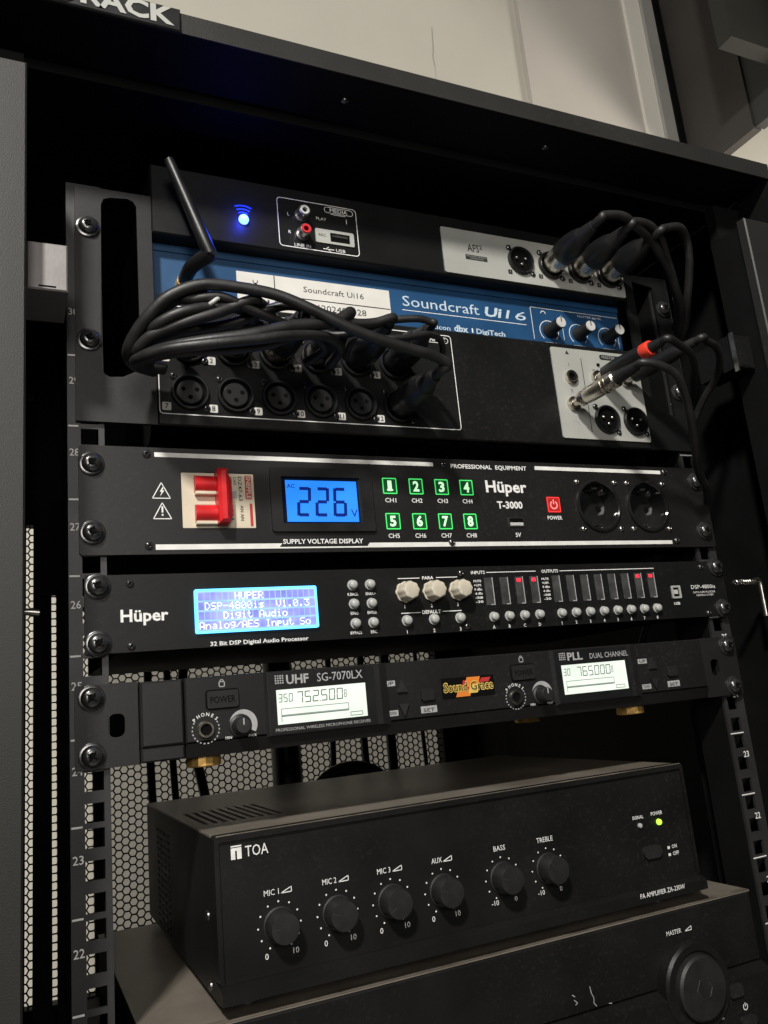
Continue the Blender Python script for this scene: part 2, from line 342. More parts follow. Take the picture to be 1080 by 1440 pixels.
part('end_stile', MB().box(1709,1740,560,752,1262,2150), 'dark_grey', wc)
struct('ceiling_beam', MB().box(1481,2400,600,640,1338,2150), 'olive')

# ------------------------------------------------------------------ equipment rack
rk = empty('equipment_rack', (241, 240, -1400), 'open black steel equipment rack cabinet holding the stacked audio gear', 'rack')
XL, XR = -59, 541.6
part('top_panel', MB().box(XL,XR,-75,560,308,322), 'cabinet', rk)
part('top_shade_sheet', MB().box(XL+2.5,XR-2.5,-74.2,558,307.85,307.98), 'inside', rk)  # dark sheet added so the top panel's underside reads as shaded
part('header', MB().box(XL+2.5,XR-2.5,-29,-27,301,307.7).box(XL+2.5,XR-2.5,-26.9,-8,305,307.7), 'inside', rk)
for x0, x1 in ((XL,XL+2),(XR-2,XR)): part('header_cheek', MB().box(x0,x1,-74.5,-40.2,271.3,307.8), 'inside', rk)
for x0, x1 in ((XL+2.3,-28),(510.5,XR-2.3)): part('inner_post', MB().box(x0,x1,-59.8,-30,-1389,268).box(x0,x1,-39.8,-30,268.2,300.5), 'inside', rk)
for x in (168, 330):
    put('rivet', cached('rivet', lambda: MB().lathe([(3,0),(2.6,-1),(1,-1.6)], 14, axis='Z'), 40), 'screw', rk, (x, -52, 308))
for s, x0, x1 in (('l', XL, -26.6), ('r', 509, XR)):
    part('front_post', MB().cbox(x0,x1,-68,-60,-1390,271,1.0), 'cabinet', rk)
    if s == 'l': part('post_return', MB().box(x0,x0+2,-39.8,555,-1390,307.5), 'inside', rk)
    else: part('post_return', MB().box(x1-2,x1,-39.8,555,-1390,307.5), 'inside', rk)
part('base_panel', MB().box(XL,XR,-68,560,-1400,-1390.2), 'inside', rk)
U = 44.45
zs = [(4-u)*U - o for u in range(0, 13) for o in (6.35, 22.225, 38.1)]
def hole_poly(cx, cz):
    h = 4.9; return [(cx-h,cz-h),(cx+h,cz-h),(cx+h,cz+h),(cx-h,cz+h)]
for side, x0, x1, xc in (('l', -3.4, 17.0, 8.75), ('r', 465.6, 486.0, 473.85)):
    fl = x1-1.6 if side == 'l' else x0
    mb = MB(); top = 250; hz = sorted([z for z in zs if z < top-8]); h = 4.9
    mb.box(x0, xc-h, 3.2, 5.4, -1385, top).box(xc+h, x1, 3.2, 5.4, -1385, top)
    lo_ = -1385
    for z in hz: mb.box(xc-h, xc+h, 3.2, 5.4, lo_, z-h); lo_ = z+h
    mb.box(xc-h, xc+h, 3.2, 5.4, lo_, top)
    ra = part('mounting_rail', mb, 'rail', rk)
    part('rail_flange', MB().box(fl,fl+1.6,5.5,34,-1385,250), 'rail' if side == 'l' else 'inside', ra)  # right flange takes the inner black, its shade put into the colour
    part('rail_web', MB().box(x0 if side=='l' else x1-1.6, (x0 if side=='l' else x1-1.6)+1.6,5.5,60,-1385,250), 'inside', ra)
    for u in range(-1, 11):
        zt = (3-u)*U - U            # tick below unit
        n = 29 - u
        tk = (-3.0, 2.6) if side == 'l' else (474.5, 486.0)
        if side == 'l': part('unit_tick', MB().box(tk[0],tk[1],3.0,3.19,zt-0.5,zt+0.5), 'ink', ra)
        else: part('unit_tick', MB().box(466.2,479.4,3.0,3.19,zt-0.55,zt+0.15), 'ink', ra)
        txt(ra, str(n), -2.4 if side == 'l' else 475.5, zt+U-18.2, h=4.2, w=5.4, material='ink', Y=3.2, bold=0.01)
# brackets between post and rail; the right one's shade is put into its colour
for s, x0, x1 in (('l', -26.4, -5.7), ('r', 488.5, 508.8)):
    b = part('bracket', MB().cbox(x0,x1,-50,-12,146,174,0.8), 'bracket' if s == 'l' else 'panel', rk)
    part('bracket_slot', MB().box(x0+6,x1-6,-50.25,-50.02,147.6,148.4), 'hole', b)
part('bracket_edge_glint', MB().box(487.0,488.4,-52,-48.5,142,174.5), 'steel', rk)  # bright strip stands in for light on the right bracket's edge
# spring latch pins in the two posts
pl = part('latch_pin', MB().tube([(-34,-50,-25),(-19.8,-50,-26.6)], 1.7, 12, 1), 'steel', rk, 40)
sp = MB(); N = 9*8
sp.tube([(490+22*k/N, -6+2.0*math.cos(k*2*PI/8), -19.5+2.0*math.sin(k*2*PI/8)) for k in range(N+1)], 0.75, 6, 1)
pr = part('latch_pin', MB().tube([(512,-6,-18.5),(515.5,-6,-17.8),(517.6,-6,-20),(517.8,-6,-27),(517.6,-6,-47)], 2.0, 12, 4), 'steel', rk, 40)
part('spring', sp, 'steel', pr, 60)
# rear door of hexagon mesh
DY = 530
door = part('rear_door', MB().box(XL+3,-18,DY,DY+18,-1385,306).box(497,XR-3,DY,DY+18,-1385,306).box(-18,497,DY,DY+18,152,306).box(-18,497,DY,DY+18,-1385,-360), 'inside', rk)
p = 8.6; ho = p/math.sqrt(3); hi = ho*0.825; mb = MB(); cx = -26.0; c = 0
A6 = [(math.cos(PI/3*k), math.sin(PI/3*k)) for k in range(6)]
while cx < 500:
    z = -362.0 + (p/2 if c % 2 else 0)
    while z < 156:
        v = [(cx+ho*a, DY+6, z+ho*b) for a, b in A6] + [(cx+hi*a, DY+6, z+hi*b) for a, b in A6] + [(cx+hi*a, DY+7.2, z+hi*b) for a, b in A6]
        mb.add(v, [(k, (k+1)%6, (k+1)%6+6, k+6) for k in range(6)] + [(k+6, (k+1)%6+6, (k+1)%6+12, k+12) for k in range(6)])
        z += p
    cx += p*math.sqrt(3)/2; c += 1
part('hexagon_mesh', mb, 'inside', door)
for x0, x1 in ((-11.5, 6.8), (11.6, 26), (47, 63)):
    part('rear_rail', MB().box(x0,x1,478,484,-1385,300), 'inside', rk)
part('rear_rail', MB().box(470,488,478,484,-1385,300), 'inside', rk)
part('cable_bar', MB().box(-8,495,470,476,60,300), 'inside', rk)
# badge on the top front edge
bd = part('badge', MB().cbox(-48,55.5,-77.6,-75,306.5,322.5,0.8), 'plastic', rk)
txt(bd, 'RACK', 0.2, 309.6, w=51.5, h=11.0, material='plate', Y=-77.6, bold=0.035, lift=0.4)
em = part('emblem', MB().lathe([(8.2,0),(8.0,1.2),(6.8,1.2),(6.7,0.5),(0.5,0.5)], 30, (-9.5,-77.6,316.0)), 'plate', bd, 40)
part('emblem_centre', MB().lathe([(6.2,0.5),(5.6,1.5),(0.5,1.9)], 24, (-9.5,-77.6,316.0)), 'redprint', em, 50)

# ------------------------------------------------------------------ digital mixer
mx = empty('digital_mixer', (241, 70, 91), 'black stagebox mixer with blue centre strip, antenna and silver output plates', 'mixer')
# left ear with long slot, right ear behind the cables
slot = [(28,120.5),(38.5,126)] + [(38.6,238),(36.5,241.5),(33,242.8),(22,241.6),(18.6,240),(17.0,236),(15.6,126),(17.5,121.5),(20.5,119.8)]
part('left_ear', MB().plate([(1,91.2),(47.6,91.2),(47.6,247.2),(1.5,247.2)], [slot], 0, 2.6), 'ear', mx)
part('right_ear', MB().plate([(435,91.2),(482,91.2),(482,247),(435,247)], [[(444,126),(466,121),(466,238),(444,241)]], 0, 2.6), 'panel', mx)
for x in (9.0, 473.5):
    for z in (218.5, 142.5): rack_screw(mx, x, z, 0, random.uniform(0.1, 1.2))
body = part('chassis', MB().box(48,434.6,14,150,92,272), 'inside', mx)
part('upper_panel', MB().cbox(47.8,434.8,0,14,221.8,272,1.0), 'panel', mx)
part('lower_panel', MB().cbox(47.8,434.8,0,14,91.2,176.0,1.0), 'panel', mx)
bl = part('blue_strip', MB().box(48.2,434.4,13,13.9,176.2,221.6), 'blue', mx)
part('groove', MB().box(48.2,434.4,12.0,12.98,216.5,221.6), 'blue', bl)
# wifi lamp
wl = put('wifi_lamp', MB().lathe([(3.4,0),(3.4,1.5),(2.6,3.0),(0.8,3.6)], 20).mesh('wifi_lamp', 60), 'led_blue', mx, (108.7, 0, 240.8))
wp = MB()
for r in (7.0, 9.6, 12.2): arc(wp, 108.9, 239.5, r, 62, 118, 0.9, 0)
part('wifi_symbol', wp, 'wifi_print', wl)
ld = bpy.data.lights.new('wifi_glow', 'POINT'); ld.energy = 0.036; ld.color = (0.02, 0.05, 1.0); ld.shadow_soft_size = 0.002
lo = bpy.data.objects.new('wifi_glow', ld); COL.objects.link(lo); lo.location = Vector((108.7, -6.5, 242))*MM
# antenna
an = part('antenna', MB().tube([(79.5,-22,197.5),(76,-22,207),(68,-21,230),(56.5,-20,262)], [4.6,4.6,3.9,3.3], 14, 3), 'plastic', mx, 40)
part('antenna_joint', MB().tube([(69,13,194),(70,-8,195),(79.5,-22,198)], [4.6,4.6,4.8], 14, 3), 'plastic', an, 40)
part('antenna_collar', MB().lathe([(5,0),(5,6)], 16, (69,13,194)), 'gold', an, 40)
# media box
mp = part('media_frame', outline(MB(), rrect(133.4,192.6,226,263.4,2.5,3), 0.55, 0), 'ink', mx)
part('media_caption_frame', outline(MB(), rrect(168.4,190.2,257.6,262.0,2.0,4), 0.45, 0), 'ink', mp)
txt(mx, 'MEDIA', 179.3, 258.4, h=2.9, w=13.5, align='C', bold=0.01)
txt(mx, 'PLAY', 161.6, 250.4, h=2.3, w=7.6); txt(mx, 'L', 140.4, 250.2, h=2.4); txt(mx, 'R', 140.3, 236.2, h=2.4)
txt(mx, 'LINE IN', 144.0, 226.9, h=2.4, w=12); txt(mx, 'USB', 174.8, 227.0, h=2.4, w=7)
sm = MB(); strip(sm, (173,256.6), (184.4,256.6), 0.5, 0); strip(sm, (184.8,250.5), (184.8,254.5), 0.5, 0); part('play_switch_line', sm, 'ink', mx)
us = MB(); strip(us, (165,228.2), (173.4,228.2), 0.5, 0); strip(us, (167,228.2), (169.4,230), 0.4, 0); strip(us, (168.5,228.2), (170.8,226.6), 0.4, 0); part('usb_symbol', us, 'ink', mx)
for z, m_ in ((251, 'rcawhite'), (236.5, 'rcared')):
    r_ = put('phono_socket', cached('phono_socket', lambda: MB().lathe([(5.2,0),(5.2,1.6),(4.2,1.6),(4.2,8.0),(3.4,8.0),(3.2,2.0)], 22), 40), 'steel', mx, (150.4, 0, z))
    put('phono_ring', MB().lathe([(3.35,6.5),(3.35,8.8),(1.9,8.8),(1.8,6.5)], 20).mesh('phono_ring', 40), m_, r_, (150.4, 0, z))
up = part('usb_plate', MB().plate(rrect(160,189.2,232.4,243.3,1.0,3), [rrect(171,186,234.2,241.2,0.4,2)], -0.8, 0.2), 'plate', mx)
part('usb_cavity', MB().box(171.2,185.8,-0.35,-0.05,234.4,241.0), 'hole', up)
part('usb_tongue', MB().box(172.5,184.5,-0.75,-0.36,238.2,239.8), 'steel', up)
txt(up, 'REC.', 162.3, 237.4, h=1.9, w=6, material='ink_black', Y=-0.8)
# AFS output plate
ap = part('afs_plate', MB().plate(rrect(261.8,434.2,223.8,262,1.5,3), [], -1.0, -0.05), 'plate', mx)
txt(ap, 'AFS', 283.6, 244.2, h=6.2, w=10.5, material='ink_black', Y=-1.0, bold=0.01); txt(ap, '2', 294.6, 247.2, h=3.6, material='ink_black', Y=-1.0, bold=0.01)
part('caption_bar', MB().box(281.2,300.4,-1.2,-1.02,237.2,241.2), 'ink_black', ap)
txt(ap, 'ADVANCED FEEDBACK', 290.8, 239.5, w=18, h=1.0, material='plate', Y=-1.2, align='C'); txt(ap, 'SUPPRESSION', 290.8, 237.8, w=12, h=1.0, material='plate', Y=-1.2, align='C')
for k in range(4):
    x = 331.4+28.9*k; s_ = xlr(mx, x, 242.6, -1.0, male=True)
    b_ = part('number_tile', MB().plate(rrect(x-12.8,x-9.0,230,233.8,0.5,2), [], -1.2, -1.02), 'ink_black', ap)
    txt(ap, '1234'[k], x-10.9, 230.8, h=2.1, material='plate', Y=-1.2, align='C')
# asset sticker on the blue strip
st = part('asset_sticker', MB().box(105,219.5,12.5,12.7,180,209.4), 'paper', mx)
sl = MB(); strip(sl, (131.6,181), (131.6,209.2), 0.7, 12.5); strip(sl, (131.6,194.2), (219,194.2), 0.7, 12.5); part('ruled_line', sl, 'ink_black', st)
txt(st, 'Soundcraft Ui16', 152.6, 199.7, w=46, h=4.2, material='ink_black', Y=12.5); txt(st, 'NF36202409028', 148, 186.4, w=51.5, h=4.6, material='ink_black', Y=12.5)
sy = MB(); arc(sy, 118, 203.2, 1.6, 150, 390, 0.6, 12.5); outline(sy, [(114,198.5),(122,198.5),(118,201.5)], 0.7, 12.5)
for x in (108.5, 111.5, 114.5, 117.5, 120.5, 123.5, 126.5): strip(sy, (x,182.5), (x,190), 1.3, 12.5)
part('sticker_emblem', sy, 'ink_black', st)
# brand line on blue
txt(bl, 'Soundcraft', 230.2, 199.0, w=66, h=8.2, Y=13, material='ink_blue'); txt(bl, 'Ui', 301.3, 199.0, w=16, h=7.6, Y=13, bold=0.03, shear=0.15, material='ink_blue')
txt(bl, '16', 320.0, 199.0, w=19.5, h=7.4, Y=13, shear=0.15, material='ink_blue')
txt(bl, 'Lexicon', 246.5, 183.0, w=22, h=3.6, Y=13, bold=0.01, material='ink_blue'); txt(bl, 'dbx', 271.8, 183.0, w=12.4, h=5.0, Y=13, bold=0.03, material='ink_blue'); txt(bl, 'DigiTech', 291.5, 183.0, w=26, h=4.0, Y=13, bold=0.02, material='ink_blue')
bx_ = MB(); strip(bx_, (229.3,195.6), (339,195.6), 0.5, 13); strip(bx_, (345,212), (345,184), 0.5, 13); strip(bx_, (345,212), (433,212), 0.5, 13); strip(bx_, (374.5,186), (374.5,208), 0.4, 13); strip(bx_, (431,184), (431,206), 0.5, 13)
strip(bx_, (288,183.2), (288,187), 1.2, 13)
for x in (360.5, 389.5, 419): arc(bx_, x, 192.5, 9.0, -50, 230, 0.6, 13); strip(bx_, (x-6,182.3), (x+6,182.3), 0.5, 13)
arc(bx_, 357, 207.5, 2.2, 0, 180, 0.6, 13); part('printed_lines', bx_, 'ink', bl)
txt(bl, 'MASTER LEVEL', 404, 208.3, w=25, h=1.8, Y=13, align='C')
for x in (360.5, 389.5, 419):
    k_ = put('level_knob', cached('level_knob', lambda: MB().lathe([(6.2,0),(6.0,2),(5.0,4),(4.7,15.5),(4.5,16)], 24), 35), 'knob', mx, (x, 13, 192.5))
    put('knob_cap', cached('knob_cap', lambda: MB().lathe([(4.45,16),(4.3,16.7),(0.5,16.9)], 24), 50), 'rcawhite', k_, (x, 13, 192.5))
    put('pointer', cached('pointer', lambda: MB().box(-0.4,0.4,-17.05,-16.7,0,4.2)), 'ink_black', k_, (x, 13, 192.5))
# inputs
ib = part('input_frame', outline(MB(), rrect(49,259.6,98.6,171.2,2.2,3), 0.6, 0), 'ink', mx)
part('inputs_caption_frame', outline(MB(), rrect(226,257,165.0,169.2,1.9,4), 0.45, 0), 'ink', ib); txt(mx, 'INPUTS', 254.8, 165.9, h=2.5, w=13.5, align='R', bold=0.01)
SX = [67.5+28.75*k for k in range(6)]
for k, x in enumerate(SX):
    xlr(mx, x, 145.0, 0, male=False); xlr(mx, x, 113.2, 0, male=False)
    for z, n in ((135.6, k+1), (103.4, k+7)):
        t_ = part('number_tile', MB().plate(rrect(x-17.0,x-11.6,z-2.6,z+2.6,0.7,2), [], -0.25, -0.05), 'paper', mx)
        txt(t_, str(n), x-14.3, z-1.6, h=3.2, material='ink_black', Y=-0.25, align='C', bold=0.015)
# master output plate
mo = part('master_plate', MB().plate(rrect(348,434,96.8,171.6,1.5,3), [], -1.0, -0.05), 'plate', mx)
ml = MB(); strip(ml, (376,102.5), (376,164), 0.6, -1); part('divider_line', ml, 'ink_black', mo)
part('caption_bar', MB().plate(rrect(395,421.5,164.8,169,1.8,4), [], -1.2, -1.02), 'ink_black', mo); txt(mo, 'MASTER OUT', 408.2, 165.8, w=22, h=2.4, material='plate', Y=-1.2, align='C')
part('arrow_mark', MB().add([(361.4,-1.12,166.5),(365,-1.12,166.5),(363.2,-1.12,169.8)], [(0,1,2)]), 'ink_black', mo)
txt(mo, '1', 363.2, 156.6, h=2.6, material='ink_black', Y=-1, align='C'); txt(mo, '2', 362.6, 134.6, h=2.6, material='ink_black', Y=-1, align='C'); txt(mo, 'AUX', 389, 153.8, h=2.2, material='ink_black', Y=-1, align='C')
hp = MB(); arc(hp, 361.8, 108.2, 3.0, 0, 180, 0.8, -1); strip(hp, (358.8,105.4), (358.8,108.3), 1.6, -1); strip(hp, (364.8,105.4), (364.8,108.3), 1.6, -1); part('headphone_symbol', hp, 'ink_dim', mo)
def m_jack(): return MB().lathe([(5.6,0),(5.6,2.4),(4.4,2.9),(3.4,2.9),(3.2,0.6),(0.4,0.4)], 24)
for x, z in ((363.2,146.7),(361.6,124.6),(389,148.4),(417.5,148.4)):
    j_ = put('jack_socket', cached('jack_socket', m_jack, 35), 'chrome', mx, (x, -1.0, z))
    put('jack_hole', cached('jack_hole', lambda: MB().lathe([(3.2,0.62),(3.1,0.75),(0.3,0.75)], 18)), 'hole', j_, (x, -1.0, z))
put('level_led', MB().lathe([(1.5,0),(1.2,1)], 12).mesh('level_led'), 'hole', mx, (392.2, -1, 159.8))
for x in (392.2, 420.8): xlr(mx, x, 113.4, -1.0, male=True)
part('loose_film', MB().add([(236,6,90.9),(330,8,91.0),(338,30,90.2),(262,44,88.6),(228,26,89.4)], [(0,1,2,3,4)]), 'rail', mx)

# ------------------------------------------------------------------ power sequencer
ps = empty('power_sequencer', (241, 60, 11), 'black power sequencer panel with red breaker and blue voltage display', 'power sequencer')
holes = [rrect(60,105,26.8,61.6,0.6,2), rrect(352,391,25.5,63,16,6), rrect(399.5,439,25.5,63,16,6)]
part('front_panel', MB().plate(rrect(2.2,484,11.2,76.4,2.0,3), holes, 0, 3), 'panel_brown', ps)
part('chassis', MB().box(22,462,15,250,13,74).box(22,345,3.2,14.9,13,25.4).box(22,345,3.2,14.9,63.2,74), 'inside', ps)
for x, zz in ((9.2,(65.0,24.2)),(473.6,(65.2,24.0))):
    for z in zz: rack_screw(ps, x, z, 0, 0.75 if z > 50 else 0.2)
for x, z in ((40.3,72.2),(40.2,16.4),(241.2,72.4),(241.2,16.6),(442.2,72.4),(443.2,16.5)): small_screw(ps, x, z, 0, 1.0)
part('white_stripe', MB().box(44.8,233.2,-0.2,-0.01,70.6,73.4), 'stripe', ps); part('white_stripe', MB().box(318,438.4,-0.2,-0.01,70.6,73.4), 'stripe', ps)
part('white_stripe', MB().add([(44,-0.15,13.8),(118.2,-0.15,13.8),(120.8,-0.15,17.0),(44,-0.15,17.0)], [(0,1,2,3)]), 'stripe', ps)
part('white_stripe', MB().add([(118.2,-0.14,13.8),(180,-0.14,13.8),(180,-0.14,14.7),(118.6,-0.14,14.7)], [(0,1,2,3)]), 'stripe', ps)
part('white_stripe', MB().add([(177.6,-0.15,13.8),(438.4,-0.15,13.8),(438.4,-0.15,16.6),(180.0,-0.15,16.9)], [(0,1,2,3)]), 'stripe', ps)
txt(ps, 'PROFESSIONAL  EQUIPMENT', 247.2, 69.9, w=63.4, h=2.9, bold=0.02); txt(ps, 'SUPPLY VOLTAGE DISPLAY', 121.4, 16.7, w=54.2, h=2.9, bold=0.02)
# warning triangles
wt = MB(); outline(wt, [(43,45.0),(53.4,45.0),(48.3,54.6)], 0.55, 0); outline(wt, [(43.3,32.5),(53.7,32.5),(48.5,42.2)], 0.55, 0)
strip(wt, (48.5,40.0), (48.5,36.2), 1.0, 0); strip(wt, (48.5,35.4), (48.5,34.3), 1.0, 0)
wt.add([(49.3,-0.12,52.4),(47.3,-0.12,49.0),(48.4,-0.12,49.0),(47.4,-0.12,46.2),(50.0,-0.12,49.8),(48.8,-0.12,49.8),(50.0,-0.12,52.2)], [(0,1,2,3,4,5,6)])
part('warning_symbol', wt, 'ink', ps)
# breaker
bk = part('breaker', MB().plate(rrect(60.2,104.8,27,61.4,0.5,2), [rrect(68,81.5,48,59.5,0.4,2), rrect(68,81.5,29.5,41.5,0.4,2)], 0.4, 6), 'cream', ps)
for z0, z1 in ((48,59.5),(29.5,41.5)):
    n = 8; mb = MB(); v = []
    for k in range(n+1):
        a = math.radians(150-120*k/n); zc = (z0+z1)/2
        v += [(67.6, 5-10.5*math.sin(a), zc+6.6*math.cos(a)*-1), (82.0, 5-10.5*math.sin(a), zc+6.6*math.cos(a)*-1)]
    mb.add(v, [(2*k,2*k+1,2*k+3,2*k+2) for k in range(n)] + [tuple(range(0,2*n+2,2)), tuple(range(1,2*n+2,2))[::-1]])
    part('rocker', mb, 'red', bk, 50)
    part('rocker_end', MB().cbox(67.8,81.0,-3.4,2.0,z0-1.0,z0+1.2,0.4), 'cream', bk)
mb = MB().cbox(80.2,86.6,-11.0,0.3,28.4,62.0,1.8); part('toggle_bar', mb, 'red', bk, label='tall red handle joining the two breaker rockers')
part('toggle_wing', MB().add([(86.4,-8.5,60),(89.6,-5,55.5),(89.6,-5,33.5),(86.4,-8.5,29.6),(86.4,0.2,60),(89.6,0.2,55.5),(89.6,0.2,33.5),(86.4,0.2,29.6)], [(0,3,2,1),(1,2,6,5),(0,1,5,4),(3,7,6,2)]), 'red', bk)
part('logo_block', MB().box(99.2,103.2,0.15,0.38,45.2,60.4), 'redprint', bk); part('red_line', MB().box(101.5,103.2,0.15,0.38,28.2,42.4), 'redprint', bk)
txt(bk, 'SNEPPLE', 100.0, 60.0, w=14.4, h=2.6, material='cream', Y=0.15, rot=-PI/2, bold=0.02)
txt(bk, 'DZ47-63', 95.0, 59.6, w=15.5, h=2.2, material='ink_black', Y=0.4, rot=-PI/2, bold=0.01); txt(bk, 'C60', 92.0, 59.4, w=5.2, h=1.8, material='ink_black', Y=0.4, rot=-PI/2, bold=0.01)
txt(bk, '400V~', 89.8, 59.4, w=5.2, h=1.4, material='ink_black', Y=0.4, rot=-PI/2); txt(bk, 'AN AN', 95.6, 41.2, w=9.6, h=2.0, material='ink_black', Y=0.4, rot=-PI/2, bold=0.01)
part('print_block', MB().box(90.6,93.6,0.2,0.38,45.6,50.4), 'ink_dim', bk); txt(bk, '1 2 3', 90.0, 38, w=6, h=1.5, material='ink_black', Y=0.4, rot=-PI/2)
# meter
me_ = part('meter_bezel', MB().plate(rrect(114.8,184.6,24.2,66,1.6,3), [rrect(122,176,29.4,60,0.8,2)], -2.2, 0.05), 'plastic', ps)
part('meter_recess', MB().box(121.8,176.2,-0.2,0.04,29.2,60.2), 'meter', me_)
part('meter_screen', MB().box(125.2,173.8,-0.6,-0.25,30.8,58.0), 'lcd_blue', me_)
for k, d in enumerate('226'): part('digit', seven(d, 131.6+12.3*k, 34.2, 9.4, 19.4, 2.1, -0.6), 'lcd_blue_seg', me_)
txt(me_, 'AC', 126.0, 52.8, h=2.6, material='lcd_blue_seg', Y=-0.6, bold=0.01); txt(me_, 'V', 168.6, 34.0, h=5.0, w=4.6, material='lcd_blue_seg', Y=-0.6)
# channel windows
for k in range(8):
    x = 198.3+19.8*(k % 4); z = 55.7 if k < 4 else 31.3
    ch = part('channel_window', MB().box(x-5.2,x+5.2,-0.35,0.0,z-5.5,z+5.5), 'green_dark', ps)
    part('lit_border', outline(MB(), [(x-4.9,z-5.2),(x+4.9,z-5.2),(x+4.9,z+5.2),(x-4.9,z+5.2)], 0.75, -0.35), 'green_line', ch)
    txt(ch, str(k+1), x, z-3.2, h=6.6, w=4.6 if k else 3.0, material='green_num', Y=-0.35, align='C', bold=0.035, name='numeral')
    if k == 0: part('numeral_serif', MB().box(x-2.2,x+2.2,-0.5,-0.46,z-3.3,z-2.3), 'green_num', ch)
    txt(ps, 'CH%d' % (k+1), x-4.2, z-11.3, w=8.2, h=2.9, bold=0.01)
txt(ps, 'H\u00fcper', 273.8, 53.0, w=34.6, h=8.2, bold=0.025); txt(ps, 'T-3000', 281.5, 41.1, w=21.4, h=4.9, bold=0.03)
ub = part('usb_port', MB().plate(rrect(289.2,302.4,27.2,34.2,0.4,2), [rrect(289.9,301.7,27.9,33.5,0.3,2)], -0.7, 0.02), 'steel', ps)
part('usb_cavity', MB().box(289.9,301.7,-0.2,0.01,27.9,33.5), 'hole', ub); part('usb_tongue', MB().box(290.4,301.2,-0.6,-0.22,28.4,30.6), 'rcawhite', ub)
txt(ps, '5V', 293.8, 20.2, h=2.9, w=4.6, bold=0.02)
pw = part('power_window', MB().box(324.6,336,-0.35,0,38.4,50), 'red_dark', ps)
part('lit_border', outline(MB(), [(325,38.8),(335.6,38.8),(335.6,49.6),(325,49.6)], 0.8, -0.35), 'red_line', pw)
py_ = MB(); arc(py_, 330.3, 44.0, 2.9, 125, 415, 0.9, -0.35); strip(py_, (330.3,44.6), (330.3,48.0), 0.9, -0.35); part('power_symbol', py_, 'red_pale', pw)
txt(ps, 'POWER', 323.4, 33.0, w=13, h=2.7, bold=0.02)
for xc in (371.6, 419.4):
    so = part('power_socket', MB().lathe([(20.5,0.0),(20.3,1.6),(18.6,2.0),(17.8,1.2),(17.4,-6),(15.5,-12)], 40, (xc,0,44), cap=False), 'gloss', ps, 40)
    part('socket_floor', MB().lathe([(15.8,-12.2),(15.6,-11.6),(0.5,-11.6)], 32, (xc,0,44)), 'gloss', so, 40)
    for dx in (-9, 9): part('contact_hole', MB().lathe([(2.6,-11.5),(2.6,-11.3)], 14, (xc+dx,0,44)), 'hole', so)
    part('earth_clip', MB().box(xc-2.5,xc+2.5,2,10.5,57.6,58.8), 'steel', so); part('earth_clip', MB().box(xc-2.5,xc+2.5,2,10.5,29.2,30.4), 'steel', so)
    for dx in (-17.4, 18.2):
        for z in (62.3, 26.0): small_screw(ps, xc+dx, z, 0, 0.85, 'steel')

# ------------------------------------------------------------------ audio processor
ds = empty('audio_processor', (241, 60, -44), 'black one-unit audio processor with pale blue text display and ivory knobs', 'processor')
part('front_panel', MB().plate(rrect(4.6,485.5,-44.2,-0.4,1.2,3), [], 0, 3), 'panel', ds)
part('chassis', MB().box(24,462,3.2,230,-43,-2), 'inside', ds)
for x, zz in ((11.4,(-6.8,-38.6)),(478.2,(-5.6,-38.4))):
    for z in zz: rack_screw(ds, x, z, 0, random.uniform(0.4, 0.9))
for x, z in ((29,-5.6),(28.9,-41.0),(245.4,-4.8),(245.8,-41.0),(462.8,-5.1),(462.6,-41.4)): small_screw(ds, x, z, 0, 0.9, 'screw')
txt(ds, 'H\u00fcper', 23.5, -27.2, w=26.4, h=6.6, bold=0.025)
txt(ds, '32 Bit DSP Digital Audio Processor', 73.2, -43.5, w=60.2, h=2.3, bold=0.02)
sc_ = part('text_display', MB().plate(rrect(64.8,140.2,-36.2,-10.4,1.0,3), [], -2.0, 0.0), 'lcd_dsp_edge', ds)
part('display_field', MB().plate(rrect(66.3,138.8,-35.0,-11.8,0.8,3), [], -2.12, -2.02), 'lcd_dsp', sc_)
FONT = {'H':'10001 10001 10001 11111 10001 10001 10001','U':'10001 10001 10001 10001 10001 10001 01110','P':'11110 10001 10001 11110 10000 10000 10000','E':'11111 10000 10000 11110 10000 10000 11111',
 'R':'11110 10001 10001 11110 10100 10010 10001','D':'11100 10010 10001 10001 10001 10010 11100','S':'01111 10000 10000 01110 00001 00001 11110','-':'00000 00000 00000 11111 00000 00000 00000',
 '4':'00010 00110 01010 10010 11111 00010 00010','8':'01110 10001 10001 01110 10001 10001 01110','0':'01110 10001 10011 10101 11001 10001 01110','i':'00100 00000 01100 00100 00100 00100 01110',
 's':'00000 00000 01111 10000 01110 00001 11110','V':'10001 10001 10001 10001 10001 01010 00100','1':'00100 01100 00100 00100 00100 00100 01110','.':'00000 00000 00000 00000 00000 01100 01100',
 '3':'11111 00010 00100 00010 00001 10001 01110','g':'00000 01111 10001 10001 01111 00001 01110','t':'01000 01000 11100 01000 01000 01001 00110','A':'01110 10001 10001 10001 11111 10001 10001',
 'u':'00000 00000 10001 10001 10001 10011 01101','d':'00001 00001 01101 10011 10001 10001 01111','o':'00000 00000 01110 10001 10001 10001 01110','n':'00000 00000 10110 11001 10001 10001 10001',
 'a':'00000 00000 01110 00001 01111 10001 01111','l':'01100 00100 00100 00100 00100 00100 01110','/':'00000 00001 00010 00100 01000 10000 00000','I':'01110 00100 00100 00100 00100 00100 01110','p':'00000 00000 11110 10001 11110 10000 10000'}
LN = ['      HUPER         ', ' DSP-4800is  V1.0.3 ', '    Digit Audio     ', 'Analog/AES Input So ']
px = 0.585; cw = 72.0/20
